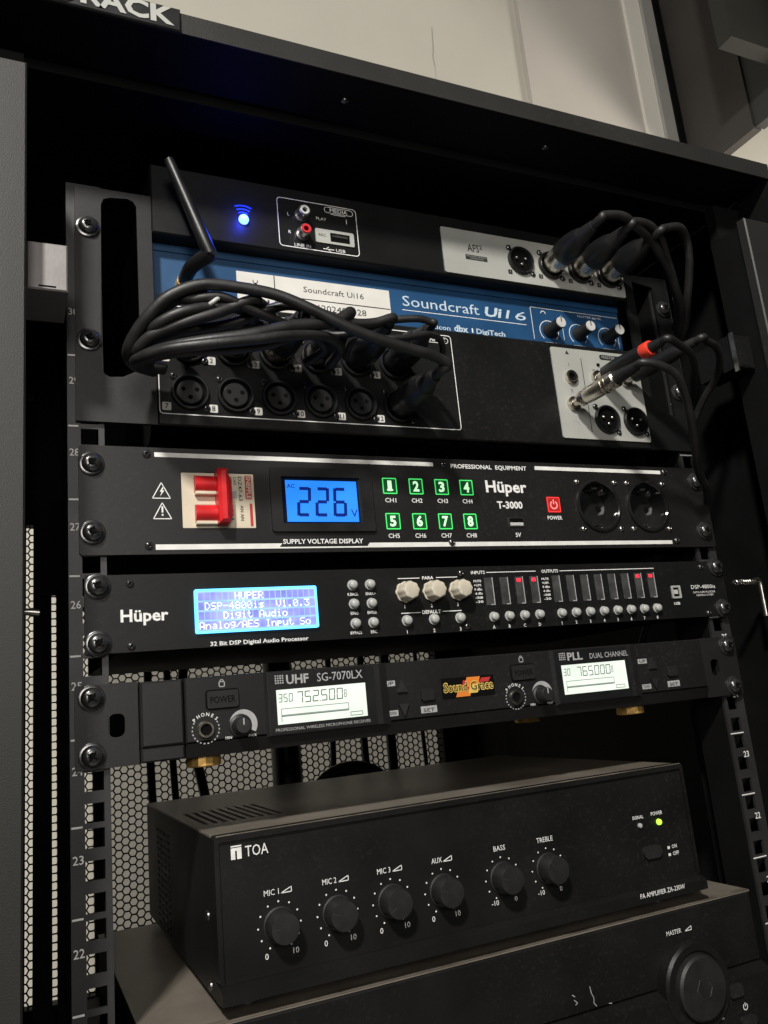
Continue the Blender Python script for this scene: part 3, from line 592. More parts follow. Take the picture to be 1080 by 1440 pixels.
for r_, ln in enumerate(LN):
    mb = MB(); cells = MB(); zt = -12.6 - r_*5.65
    for c_, chh in enumerate(ln):
        x0 = 66.7 + c_*cw
        cells.add([(x0+0.1,-2.16,zt-4.5),(x0+3.3,-2.16,zt-4.5),(x0+3.3,-2.16,zt),(x0+0.1,-2.16,zt)], [(0,1,2,3)])
        if chh in FONT:
            for j, row in enumerate(FONT[chh].split()):
                for i, b_ in enumerate(row):
                    if b_ == '1':
                        a = x0+0.25+i*px; z1 = zt-0.15-j*0.62
                        mb.add([(a,-2.24,z1-0.60),(a+px*0.97,-2.24,z1-0.60),(a+px*0.97,-2.24,z1),(a,-2.24,z1)], [(0,1,2,3)])
    part('character_row', cells, 'lcd_dsp_cell', sc_); part('display_text', mb, 'lcd_dsp_px', sc_)
def m_btn(): return MB().lathe([(3.6,0),(3.6,0.5),(2.9,0.6),(2.85,3.2),(2.2,4.0),(0.6,4.3)], 20)
def btn(x, z, r=1.0):
    o = put('push_button', cached('push_button', m_btn, 45), 'button', ds, (x, 0, z)); o.scale = (r, 1, r); return o
for j, z in enumerate((-10.6,-22.7,-35.0)):
    for i, x in enumerate((165.2,177.4)):
        btn(x, z, 0.95); txt(ds, [['K.BACK','SNAP.>'],['ESNO','ENTER'],['BYPASS','ESC']][j][i], x, z-7.0+0.3, h=1.7, w=[[7.3,7.1],[5.3,6.6],[7.8,4.2]][j][i], align='C', bold=0.015)
def m_iv():
    mb = MB(); n = 48; prof = [(6.8,0),(6.8,1.2),(6.2,1.4),(6.0,9.0),(5.2,10.8),(4.3,11.2),(0.6,11.0)]
    v = []; f = []
    for r, h in prof:
        for k in range(n):
            a = 2*PI*k/n; rr = r*(1+0.045*math.cos(8*a)) if r > 3 else r
            v.append((rr*math.cos(a), -h, rr*math.sin(a)))
    for i in range(len(prof)-1):
        for k in range(n): f.append((i*n+k, i*n+(k+1) % n, (i+1)*n+(k+1) % n, (i+1)*n+k))
    f.append(tuple(range(n))[::-1]); mm_ = (len(prof)-1)*n; f.append(tuple(range(mm_, mm_+n)))
    return mb.add(v, f)
for k in range(3):
    x = 202.0+19.8*k
    put('ivory_knob', cached('ivory_knob', m_iv, 40), 'cream_knob', ds, (x, 0, -16.4)); btn(x-0.8, -35.0)
    txt(ds, str(k+1), x-1.2, -27.0, h=2.2, align='C', bold=0.01); txt(ds, str(k+1), x-1.2, -43.4, h=2.2, align='C', bold=0.01)
pl_ = MB()
for a, b in (((197.6,-7.3),(213.6,-7.3)),((226,-7.3),(242.2,-7.3)),((197.7,-30.1),(212,-30.1)),((228,-30.1),(242.7,-30.1)),((265.5,-4.8),(306.5,-4.8)),((327,-5.1),(415,-5.1))): strip(pl_, a, b, 0.5, 0)
part('printed_lines', pl_, 'ink', ds)
txt(ds, 'PARA', 215.6, -8.3, w=8.4, h=2.0, bold=0.02); txt(ds, 'DEFAULT', 213.0, -31.1, w=14, h=2.2, bold=0.02); txt(ds, 'INPUTS', 253.4, -5.7, w=11, h=2.1, bold=0.02); txt(ds, 'OUTPUTS', 311.4, -6.1, w=14.4, h=2.1, bold=0.02)
for x0 in (254.6, 310.6):
    for j, s_ in enumerate(('MUTE','+LIM.','0 dBu','-6 dBu','-18dB','-30')): txt(ds, s_, x0, -11.3-j*2.85, w=6.0, h=1.5, bold=0.02)
bars = [(263.0+12.5*k, 'ABCD'[k], k >= 2) for k in range(4)] + [(319.4+12.55*k, str(k+1), k >= 6) for k in range(8)]
for x, s_, lit in bars:
    b_ = part('level_meter', MB().plate(rrect(x,x+6.2,-27.4,-8.4,0.3,2), [], -0.15, 0.0), 'bar', ds)
    part('meter_edge', MB().box(x+6.2,x+6.7,-0.5,0.0,-27.4,-8.4).box(x+3.4,x+6.2,-0.5,-0.16,-27.4,-26.8), 'ink_dim', b_)
    if lit: part('mute_light', MB().box(x+1.6,x+4.6,-0.5,-0.16,-12.0,-9.6), 'led_red', b_)
    btn(x+4.1, -35.5, 0.95); txt(ds, s_, x+3.6, -43.5, h=2.1, align='C', bold=0.01)
ub = part('usb_port', MB().plate(rrect(428.6,437.6,-29,-19.2,0.8,2), [rrect(430.0,436.0,-27.6,-20.6,0.3,2)], -1.0, 0.02), 'plate', ds)
part('usb_cavity', MB().box(430.0,436.0,-0.2,0.01,-27.6,-20.6), 'hole', ub); part('usb_tongue', MB().box(430.4,434.6,-0.9,-0.22,-25.6,-22.4), 'rcawhite', ub)
txt(ds, 'USB', 429.4, -33.8, w=6.2, h=1.9, bold=0.02)
txt(ds, 'DSP-4800is', 449.4, -22.2, w=25.2, h=2.9); txt(ds, 'DIGITAL AUDIO PROCESSOR', 450.6, -25.6, w=23, h=1.4); txt(ds, 'CONTROL SYSTEM', 453.6, -28.0, w=17.4, h=1.4)

# ------------------------------------------------------------------ wireless receiver
wr = empty('wireless_receiver', (241, 50, -105), 'dark grey dual wireless microphone receiver with two white displays', 'receiver')
for x0, x1, hx in ((-1,31.8,20.4),(447,484,459.6)):
    part('rack_ear', MB().plate(rrect(x0,x1,-105,-60.6,0.8,2), [rrect(hx-4.3,hx+4.3,-89.4,-77,3.4,5)], 0, 2.6), 'ear', wr)
for x, zz in ((7.4,(-67.6,-98.0)),(474.4,(-67.4,-98.2))):
    for z in zz: rack_screw(wr, x, z, 0, random.uniform(0.1, 1.1))
part('end_cap', MB().cbox(32.6,56.0,-3,12,-96.8,-61.2,1.2), 'ear', wr); part('end_cap_chin', MB().cbox(32.6,56.0,-2.4,12,-104.6,-97.1,1.0), 'ear', wr)
part('front_body', MB().cbox(56.8,446.2,-3,12,-96.8,-61.0,0.8), 'panel_brown', wr)
part('chin', MB().add([(56.8,-3.2,-97.2),(446.2,-3.2,-97.2),(446.2,0.5,-104.8),(56.8,0.5,-104.8),(56.8,12,-97.2),(446.2,12,-97.2),(446.2,12,-104.8),(56.8,12,-104.8)], [(0,3,2,1),(0,1,5,4),(3,7,6,2),(0,4,7,3),(1,2,6,5)]), 'panel_brown', wr)
part('chassis', MB().box(34,446,12.2,190,-104.4,-61.2), 'inside', wr)
YF = -3
def receiver_side(x, pw_x, lab_dim, name1, name2, digs, chan, disp0, disp1, lx0, lx1):
    bz = part('display_bezel', MB().add([(disp0-1.5,YF-0.02,-60.9),(disp1+10,YF-0.02,-60.9),(disp1+10,YF-0.02,-98.4),(disp0-1.5,YF-0.02,-98.4),
        (disp0,YF-2.2,-61.6),(disp1+4,YF-2.2,-61.6),(disp1+4,YF-2.2,-97.6),(disp0,YF-2.2,-97.6)], [(4,7,6,5),(0,4,5,1),(1,5,6,2),(2,6,7,3),(3,7,4,0)]), 'ear', wr)
    part('display_glass', MB().box(disp0+0.8,disp1,YF-2.5,YF-2.25,-97.2,-62.0), 'meter' if False else 'plastic', bz)
    YD = YF-2.5
    lc = part('display_screen', MB().box(lx0,lx1,YD-0.3,YD-0.02,-91.8,-72.0), 'lcd_white', bz)
    dm = MB()
    for i in range(4):
        for j in range(4):
            xx = disp0+4.6+i*1.45; zz = -64.4-j*1.35; dm.add([(xx,YD-0.12,zz),(xx+0.9,YD-0.12,zz),(xx+0.9,YD-0.12,zz+0.9),(xx,YD-0.12,zz+0.9)], [(0,1,2,3)])
    part('dot_mark', dm, lab_dim, bz)
    txt(bz, name1, disp0+11.5, -68.9, w=14 if name1 == 'UHF' else 13, h=5.0, material=lab_dim, Y=YD, bold=0.03)
    txt(bz, name2, disp0+30.8, -68.9, w=29.6 if name1 == 'UHF' else 34, h=4.8 if name1 == 'UHF' else 3.6, material=lab_dim, Y=YD, bold=0.005)
    if name1 == 'UHF': txt(bz, 'PROFESSIONAL WIRELESS MICROPHONE RECEIVER', disp0+3.4, -95.6, w=60, h=1.7, material=lab_dim, Y=YD)
    YS = YD-0.3
    for k, d in enumerate(chan): part('digit', seven(d, lx0+0.8+3.2*k, -79.2, 2.4, 4.8, 0.45, YS), 'lcd_grey', lc)
    xx = lx0+12.0
    for k, d in enumerate(digs):
        part('digit', seven(d, xx, -80.4, 3.9, 6.6, 0.55, YS), 'lcd_dark', lc); xx += 5.0
        if k == 2: part('decimal_point', MB().box(xx-0.6,xx-0.1,YS-0.16,YS-0.15,-80.5,-79.9), 'lcd_dark', lc); xx += 0.3
    part('digit', seven('8', lx0+42.2, -79.6, 1.5, 4.6, 0.35, YS), 'lcd_grey', lc)
    bars_ = MB(); outline(bars_, [(lx0+2.4,-90.4),(lx0+2.4,-83.0),(lx1-12,-83.0),(lx1-12,-86.6),(lx0+2.4,-86.6)], 0.35, YS); strip(bars_, (lx0+2.4,-87.2), (lx1-12,-87.2), 0.6, YS)
    outline(bars_, [(lx1-11,-90.6),(lx1-3.2,-90.6),(lx1-3.2,-88.6),(lx1-11,-88.6)], 0.4, YS); part('level_scale', bars_, 'lcd_grey', lc)
    # power button, phones, volume
    b_ = part('power_button', MB().plate(rrect(pw_x-9,pw_x+9,-79,-69.4,1.2,3), [], YF-1.6, YF), 'ear', wr)
    part('button_gap', outline(MB(), rrect(pw_x-9.4,pw_x+9.4,-79.4,-69.0,1.4,3), 0.8, YF, 0.05), 'hole', b_)
    if lab_dim == 'ink_dim': txt(b_, 'POWER', pw_x, -76.2, w=14.5, h=3.6, material='hole', Y=YF-1.6, align='C', bold=0.01)
    lk = MB(); outline(lk, rrect(pw_x-1.5,pw_x+1.5,-67.2,-64.4,0.4,2), 0.6, YF); arc(lk, pw_x, -64.4, 1.1, 0, 180, 0.5, YF); part('lock_symbol', lk, 'ink_dim', wr)
    j_ = put('phones_jack', cached('phones_jack', lambda: MB().lathe([(4.9,0),(4.9,1.0),(4.4,1.8),(3.3,1.8),(3.0,0.4)], 24), 40), 'chrome', wr, (x, YF, -90.2))
    put('jack_hole', cached('jack_hole2', lambda: MB().lathe([(3.1,0.4),(3.0,0.6),(0.3,0.6)], 18)), 'hole', j_, (x, YF, -90.2))
    dt = MB()
    for k in range(16):
        a = math.radians(150+240*k/15); strip(dt, (x+7.6*math.cos(a)-0.5*math.sin(a), -90.2+7.6*math.sin(a)+0.5*math.cos(a)), (x+7.6*math.cos(a)+0.5*math.sin(a), -90.2+7.6*math.sin(a)-0.5*math.cos(a)), 0.7, YF)
    part('dashed_ring', dt, 'ink_dim', wr)
    for k, chh in enumerate('PHONES'):
        a = math.radians(138-96*k/5); txt(wr, chh, x+7.4*math.cos(a), -90.2+7.4*math.sin(a), h=1.9, Y=YF, align='C', rot=a-PI/2, material='ink', bold=0.01)
    kx = x+19.4; cr = MB()
    n = 24; v = []
    for k in range(n+1):
        a = math.radians(-25+230*k/n); v += [(kx+0.6+6.6*math.cos(a),YF-0.12,-90+6.6*math.sin(a)),(kx+0.8+(8.2+1.6*math.cos(a-0.4))*math.cos(a),YF-0.12,-90+(8.2+1.6*math.cos(a-0.4))*math.sin(a))]
    cr.add(v, [(2*k,2*k+1,2*k+3,2*k+2) for k in range(n)]); part('volume_scale', cr, 'ink_dim', wr)
    kn = put('volume_knob', cached('volume_knob', lambda: MB().lathe([(6.3,0),(6.2,1.5),(5.0,2.2),(4.6,9.0),(4.0,9.8),(0.5,9.9)], 26), 35), 'knob', wr, (kx, YF, -90))
    put('pointer', cached('pointer2', lambda: MB().box(-0.35,0.35,-10.1,-9.6,0.5,4.2)), 'ink_dim', kn, (kx, YF, -90))
    txt(wr, 'MIN', kx-8.5, -98.6+1.9, h=1.5, Y=YF, align='L', material='ink'); txt(wr, 'MAX', kx+5.0, -98.6+1.9, h=1.5, Y=YF, material='ink')
receiver_side(67.8, 78.0, 'ink_dim', 'UHF', 'SG-7070LX', '752500', '350', 104.2, 172.2, 109.2, 165.8)
receiver_side(274.8, 282.6, 'ink_dim', 'PLL', 'DUAL CHANNEL', '765000', '30', 307.6, 371.4, 313.0, 368.4)
for dx, last in ((0, False), (203.6, True)):
    x = 191.4+dx
    for tri, z in ((((-3.6,-3.0),(3.6,-3.0),(0,4.6)), -76.8), (((-3.6,3.6),(0,-4.0),(3.6,3.6)), -90.6)):
        mb = MB(); a = [(x+px_, z+pz_) for px_, pz_ in tri]
        part('arrow_button', mb.plate(a, [], YF-1.6, YF-0.01), 'knob', wr)
    part('set_button', MB().plate(rrect(x+12.6,x+22,-86.4,-79,1.6,4), [], YF-1.8, YF-0.01), 'ear', wr)
    for (bx0, bz0, bw, bh, s_) in ((x-12.4,-75.6,8.2,3.4,'UP'),(x-12.0,-93.8,8.2,3.4,'DOWN'),(x+12.1,-94.0,11.4,4.2,'SET')):
        t_ = part('caption_tile', MB().box(bx0,bx0+bw,YF-0.2,YF-0.01,bz0,bz0+bh), 'ink_dim', wr); txt(t_, s_, bx0+bw/2, bz0+0.7, h=2.1, w=bw*0.7, material='ink_black', Y=YF-0.2, align='C', bold=0.01)
sg = part('maker_sticker', MB().box(219.8,259.2,YF-0.25,YF-0.01,-86.8,-73.8), 'hole', wr)
for k, (m_, a, b, z0, z1) in enumerate((('redprint',234,244,-82.6,-76.0),('orange',237,247,-80.4,-74.2),('orange',229.6,240,-86.2,-82.0),('yellow',239,246,-84.4,-79.0),('redprint',248,255,-78.0,-75.2))):
    part('sticker_colour', MB().add([(a,YF-0.27-0.02*k,z0),(b,YF-0.27-0.02*k,z0),(b+1.8,YF-0.27-0.02*k,z1),(a+1.8,YF-0.27-0.02*k,z1)], [(0,1,2,3)]), m_, sg)
txt(sg, 'Sound Grace', 220.8, -82.6, w=37.6, h=5.6, material='yellow', Y=YF-0.4, bold=0.055); txt(sg, 'Sound Grace', 221.1, -82.5, w=37.0, h=5.3, material='hole', Y=YF-0.52, bold=0.0)
def m_foot(): return MB().lathe([(9.4,0),(9.9,-0.6),(9.9,-5.6),(9.2,-6.2),(4,-6.3)], 15, axis='Z')
for x, y in ((69.5,14),(383,14),(69.5,150),(383,150),(330,70)): put('gold_foot', cached('gold_foot', m_foot), 'gold', wr, (x, y, -104.45))

# ------------------------------------------------------------------ small amplifier and the amplifier under it
am = empty('small_amplifier', (239, 120, -240), 'small black amplifier with six round knobs resting on the wider amplifier', 'amplifier')
FX0, FX1, FZ0, FZ1 = 69.6, 409, -232.5, -148.2
def side_map(a, b, d): return (d, a, b)
sl_ = []
for i in range(4):
    for j in range(15):
        y_ = 146+i*15; z_ = -229+j*4.6; sl_.append([(y_,z_),(y_+11,z_),(y_+11,z_+2.3),(y_,z_+2.3)])
case = part('case', MB().box(FX0+2.2,FX1-1.4,9,250,FZ0,FZ1-1.5), 'amp', am)
part('side_plate', MB().plate([(8.8,FZ0),(250,FZ0),(250,FZ1-1.2),(8.8,FZ1-1.2)], sl_, FX0+0.3, FX0+2.1, side_map), 'amp', case)
tl_ = []
for i in range(9):
    x_ = FX0+8+i*6; tl_.append([(x_,60),(x_+3,60),(x_+3,140),(x_,140)])
part('top_plate', MB().plate([(FX0+0.3,8.8),(FX1-0.3,8.8),(FX1-0.3,250),(FX0+0.3,250)], tl_, FZ1-1.15, FZ1-0.1, lambda a, b, d: (a, b, d)), 'amp_top', case)
fpz = MB().plate(rrect(FX0,FX1,FZ0+9.5,FZ1,2.2,4), [rrect(FX0+2.6,FX1-2.6,FZ0+9.9,FZ1-3.2,1.2,3)], -1.6, 8.6)
part('front_frame', fpz, 'amp', am)
fp = part('front_panel', MB().box(FX0+2.5,FX1-2.5,0,8.5,FZ0+9.9,FZ1-3.1), 'amp', am)
lip = part('front_lip', MB().add([(FX0,-1.8,FZ0+9.4),(FX1,-1.8,FZ0+9.4),(FX1,-7.0,FZ0+7.2),(FX0,-7.0,FZ0+7.2),(FX1,-7.0,FZ0+1),(FX0,-7.0,FZ0+1),(FX1,8.4,FZ0),(FX0,8.4,FZ0),(FX0,8.4,FZ0+9.4),(FX1,8.4,FZ0+9.4)],
    [(0,3,2,1),(3,5,4,2),(5,7,6,4),(0,1,9,8),(0,8,7,5,3),(1,2,4,6,9)]), 'amp', am)
for x, y in ((90,25),(388,25),(90,230),(388,230)): put('rubber_foot', cached('rubber_foot', lambda: MB().lathe([(8,0),(7.4,7)], 20, axis='Z')), 'rubber', am, (x, y, -240))
lg = MB(); lg.box(79.2,85.2,-0.2,-0.01,-154.9,-154.2); lg.box(79.2,81.6,-0.2,-0.01,-161.4,-155.4); lg.box(82.6,85.2,-0.2,-0.01,-161.4,-155.4); lg.box(81.6,82.6,-0.2,-0.01,-156.9,-155.4)
part('logo_mark', lg, 'ink', am); txt(am, 'TOA', 87.3, -160.9, w=13.2, h=5.6)
def m_amk():
    mb = MB(); n = 40; prof = [(9.6,0),(9.6,1.2),(8.9,1.5),(8.6,10.5),(7.9,12.0),(0.6,12.2)]; v = []; f = []
    for r, h in prof:
        for k in range(n):
            a = 2*PI*k/n; rr = r*(1-0.012*(k % 2)) if r > 2 else r; v.append((rr*math.cos(a), -h, rr*math.sin(a)))
    for i in range(len(prof)-1):
        for k in range(n): f.append((i*n+k, i*n+(k+1) % n, (i+1)*n+(k+1) % n, (i+1)*n+k))
    mm_ = (len(prof)-1)*n; f += [tuple(range(n))[::-1], tuple(range(mm_, mm_+n))]
    return mb.add(v, f)
KN = [('MIC 1',104.5,1),('MIC 2',139.0,1),('MIC 3',173.4,1),('AUX',207.6,1),('BASS',250.2,0),('TREBLE',284.8,0)]
for s_, x, wd in KN:
    kn = put('control_knob', cached('control_knob', m_amk, 30), 'knob', am, (x, 0, -199.0))
    put('pointer', cached('pointer3', lambda: MB().box(-0.35,0.35,-12.3,-11.7,3.0,7.6)), 'rail', kn, (x, 0, -199.0)).rotation_euler = (0, random.uniform(-2.2, -0.8), 0)
    dt = MB()
    for k in range(11):
        a = math.radians(240-300*k/10); cx_, cz_ = x+12.3*math.cos(a), -199.2+12.3*math.sin(a); r = 0.52
        dt.add([(cx_+r*math.cos(2*PI*q/8),-0.12,cz_+r*math.sin(2*PI*q/8)) for q in range(8)], [tuple(range(8))])
    part('scale_dots', dt, 'ink', am)
    if wd:
        txt(am, s_, x-8.0 if s_ != 'AUX' else x-6, -183.2, w=8.6 if s_ != 'AUX' else 7.2, h=3.0); txt(am, '0', x-8.2, -215.2, h=3.0, align='C'); txt(am, '10', x+8.6, -215.0, h=3.0, align='C')
        part('volume_wedge', outline(MB(), [(x+1.8,-183.0),(x+8,-183.0),(x+8,-180.4)], 0.5, 0), 'ink', am)
    else:
        txt(am, s_, x, -183.0, h=3.0, w=8.6 if s_ == 'BASS' else 12.6, align='C'); txt(am, '-10', x-7.4, -214.0, h=2.8, align='C'); txt(am, '0', x+8.0, -214.0, h=2.8, align='C')
put('signal_led', MB().lathe([(1.7,0),(1.5,1.4),(0.6,1.9)], 14).mesh('signal_led', 50), 'ink_dim', am, (363.8, 0, -184.4))
put('power_led', MB().lathe([(2.1,0),(1.9,1.4),(0.6,2.0)], 14).mesh('power_led', 50), 'led_green', am, (380.8, 0, -184.4))
txt(am, 'SIGNAL', 358.4, -180.0, w=9.6, h=2.1, bold=0.01); txt(am, 'POWER', 375.0, -179.6, w=10.2, h=2.3, bold=0.01)
sw = part('power_switch', MB().plate(rrect(362.5,378.5,-206.4,-198.2,4.0,6), [], -2.2, -0.01), 'knob', am)
for z, s_ in ((-203.0,'ON'),(-207.6,'OFF')):
    part('switch_mark', MB().box(385.0,387.0,-0.2,-0.01,z,z+1.7), 'ink', am); txt(am, s_, 389.0, z, h=2.3, w=4.4 if s_ == 'ON' else 5.4, bold=0.01)
txt(lip, 'PA AMPLIFIER ZA-230W', 349.5, -227.9, w=39, h=2.9, Y=-7.0, bold=0.005)

for z in (-192,-228): put('case_screw', cached('case_screw', lambda: MB().lathe([(3.0,0),(2.8,-0.8),(1.2,-1.3)], 16, axis='X'), 40), 'screw', am, (FX0+0.3, 22, z))
part('edge_highlight', MB().tube([(FX0+1.5,-0.6,FZ1-0.5),(FX1-1.5,-0.6,FZ1-0.5)], 0.9, 8, 1), 'dust', am)  # pale bar stands in for light caught along the front edge
la = empty('wide_amplifier', (241, 120, -345), 'wide black amplifier with one big master dial beneath the small amplifier', 'amplifier')
part('case', MB().box(31,451,10,250,-344,-241.5), 'amp', la); part('top_plate', MB().box(30.6,451.4,-1.5,250,-241.4,-240.2), 'amp_top', la)
part('worn_edge', MB().box(31.5,450.5,-1.9,3.5,-240.15,-239.95), 'dust', la)
part('upper_panel', MB().cbox(31,451,-2,9.8,-286,-241.6,1.2), 'amp', la)
part('lower_panel', MB().add([(31,-2,-286.3),(451,-2,-286.3),(451,-10,-290),(31,-10,-290),(31,-10,-344),(451,-10,-344),(31,9.8,-344),(451,9.8,-344),(31,9.8,-286.3),(451,9.8,-286.3)], [(0,3,2,1),(3,4,5,2),(4,6,7,5),(0,1,9,8),(0,8,6,4,3),(1,2,5,7,9)]), 'amp', la)
dl = put('master_dial', MB().lathe([(27.5,0),(27.5,8.6),(26,10.4),(22,10.6),(21,9.5)], 56).mesh('master_dial', 35), 'amp', la, (383, -2, -287))
put('dial_grip', MB().lathe([(20.4,9),(19.8,13),(18.2,14.4),(8,14.6),(0.6,14.6)], 48).mesh('dial_grip', 35), 'knob', dl, (383, -2, -287))
part('grip_mark', MB().lathe([(7.0,14.62),(6.8,14.9),(6.3,14.9),(6.1,14.65)], 6, (383,-2,-287), cap=False), 'screw', dl)
txt(la, 'MASTER', 370.5, -255.8, w=13, h=2.8, Y=-2); part('volume_wedge', outline(MB(), [(386.5,-255.6),(392.5,-255.6),(392.5,-253.2)], 0.5, -2), 'ink', la)
txt(la, 'POWER', 389, -310.5, w=12, h=2.7, Y=-10)
pp = MB(); arc(pp, 421, -307.5, 1.9, 125, 415, 0.6, -10); strip(pp, (421,-307.4), (421,-305), 0.6, -10); part('power_symbol', pp, 'ink', la)
part('power_switch', MB().plate(rrect(414,428,-319,-312.5,3.0,5), [], -12, -10.02), 'ear', la); part('vent_button', MB().plate(rrect(408,420,-300,-292,2.0,4), [], -12, -10.02), 'ear', la)
scr = MB()
for pts in ([(303,-272),(303.6,-276),(305,-279),(304.6,-282),(306.4,-284)], [(289,-274),(291,-275.4)], [(290,-277),(292.4,-279.2),(290.6,-280)], [(316,-284.6),(318.4,-285)]):
    for i in range(len(pts)-1): strip(scr, pts[i], pts[i+1], 0.5, -2)
part('scratches', scr, 'ink_dim', la)
# shelf of angle iron carrying both amplifiers
part('support_shelf', MB().box(18,464,6,470,-347.5,-345.2), 'inside', rk)

# ------------------------------------------------------------------ cables and plugs
def plug_xlr(parent, pos, d, metal='chrome'):
    """XLR cable plug seated at pos, pointing along d (away from the panel)"""
    P = Vector(pos); d = Vector(d).normalized(); q = lambda t: P+d*t
    part('plug_shell', MB().tube([q(-1),q(0),q(8),q(14)], [8.8,9.2,9.2,9.4], 22, 1), metal, parent, 40)
    part('plug_grip', MB().tube([q(14.2),q(15),q(26),q(34),q(38)], [9.8,10.4,10.2,8.8,7.4], 22, 1), 'plastic', parent, 40)
    part('cable_boot', MB().tube([q(38.2),q(42),q(48),q(52)], [6.8,5.8,4.8,4.2], 16, 1), 'rubber', parent, 40)
    return q(52)
def cable(name, label, pts, r, plug=None, cat='cable', group=None, metal='chrome'):
    o = empty(name, pts[0], label, cat, group)
    if plug:
        e = plug_xlr(o, plug[0], plug[1], metal); d = Vector(plug[1]).normalized(); pts = [e-d*3, e+d*8] + pts
    part('cord', MB().tube(pts, r, 12, 6), 'rubber', o, 60)
    return o
G1 = 'microphone cables plugged into the mixer inputs'
CB = [
 ('long black microphone cable looping over all the others from input twelve', (211.3,-2,113.2), (0.02,-1,0.02), [(215,-66,117),(203,-68,121),(180,-70,124),(151,-72,130),(126,-72,140),(105,-70,148),(83,-68,151),(63,-66,151),(46,-62,144),(36,-56,135),(29,-48,126),(26,-38,119),(32,-24,118),(44,-12,122)], 3.4),
 ('black microphone cable from input two with a sharp bend near the pale band', (96.3,-2,145), (0.0,-1,0.03), [(91,-64,146),(77,-62,140),(70,-62,142),(66,-60,148),(56,-58,147),(44,-54,141),(35,-48,132),(28,-40,122),(34,-26,120),(47,-14,123)], 3.1),
 ('black microphone cable from input five passing under the asset sticker', (182.5,-2,145), (0.0,-1,0.03), [(170,-62,142),(156,-62,140),(143,-62,142),(118,-62,147),(104,-58,145),(91,-52,140),(76,-50,135),(57,-48,131),(43,-46,126),(33,-40,121),(33,-28,119),(50,-14,123)], 3.0),
 ('thick black microphone cable from input four lying in front of the bundle', (153.7,-2,145), (0.0,-1,0.03), [(144,-66,139),(132,-68,134),(112,-70,129),(87,-70,121),(64,-66,117),(46,-58,115),(34,-46,114),(31,-34,114),(43,-18,118)], 3.7),
 ('black microphone cable from input three, lowest of the bundle', (125,-2,145), (0.0,-1,0.0), [(122,-64,134),(112,-64,125),(99,-62,120),(77,-60,116),(54,-54,115),(37,-44,114),(33,-32,114),(49,-16,120)], 2.9),
 ('thin black microphone cable from input six arching beside the input caption', (211.3,-2,145), (0.0,-1,0.02), [(208,-62,147),(199,-62,148),(180,-58,146),(162,-54,139),(148,-46,139),(131,-42,143),(104,-42,143),(73,-44,134),(49,-42,127),(36,-36,122),(42,-20,121)], 2.4),
]
for lb, p0, d0, pts, r in CB:
    cable('microphone_cable', lb, pts, r, (p0, d0), group=G1, metal='chrome' if p0[0] < 180 else 'plastic')
cable('spare_cable', 'spare black cable loop leading back from the second input plug', [(118,-20,150),(112,-40,148),(105,-54,146),(95,-60,148),(84,-62,143),(70,-62,136),(56,-60,131),(45,-56,127),(35,-50,123),(30,-40,118),(38,-22,121)], 3.2)
SP = [('spare black cable loop resting on the blue strip under the antenna', [(60,-10,150),(50,-30,156),(44,-48,150),(56,-60,144),(74,-64,146),(92,-62,141),(112,-58,137),(130,-56,133),(142,-44,130),(136,-26,128)], 2.8),
      ('spare black cable slung low across the first number tiles', [(40,-14,124),(32,-30,116),(30,-46,112),(44,-62,112),(66,-70,114),(90,-72,118),(114,-70,124),(136,-64,128),(150,-50,128),(150,-30,126)], 3.1),
      ('spare thin black cable twisted round the sixth input plug', [(236,-8,128),(232,-30,134),(222,-50,140),(206,-62,138),(188,-66,132),(170,-64,130),(158,-52,132),(160,-34,130)], 2.2),
      ('spare black cable curled inside the left end of the bundle', [(66,-8,134),(52,-24,132),(40,-40,128),(38,-54,128),(50,-62,134),(68,-62,140),(86,-56,144),(98,-42,146),(94,-24,146)], 3.0)]
for lb, pts, r in SP: cable('spare_cable', lb, pts, r)
tp = part('pale_band', MB().tube([(67.5,-58,143.5),(72,-57,146),(74,-61,146.5),(71,-66,143),(67.5,-64,140.5),(67.5,-58,143.5)], 1.3, 8, 4), 'rcawhite', None, 60)  # pale loop round the bend of the bundle
tp['label'] = 'pale band round the bend of the cable bundle'; tp['category'] = 'cable tie'
G2 = 'output cables plugged into the upper silver plate'
for k, (x, pts) in enumerate(((360.3, [(366,-64,250),(384,-64,252),(404,-58,248),(424,-50,243),(446,-40,230),(464,-26,216),(480,-8,206),(492,24,196),(498,80,170),(500,140,60)]),
                              (389.2, [(396,-62,251),(412,-60,252),(430,-52,248),(444,-42,236),(458,-32,220),(476,-16,206),(491,14,192),(497,70,160),(500,140,40)]),
                              (418.1, [(428,-60,252),(446,-58,257),(460,-50,252),(467,-42,236),(474,-28,216),(486,-8,200),(497,24,184),(501,80,150),(503,150,20)]))):
    cable('output_cable', ('black output cable from the second upper socket arching over its neighbours', 'black output cable from the third upper socket, under the arching one', 'black output cable from the end upper socket, looping out widest')[k], pts, 3.3, ((x,-3,242.6), (0.04,-1,0.08)), group=G2)
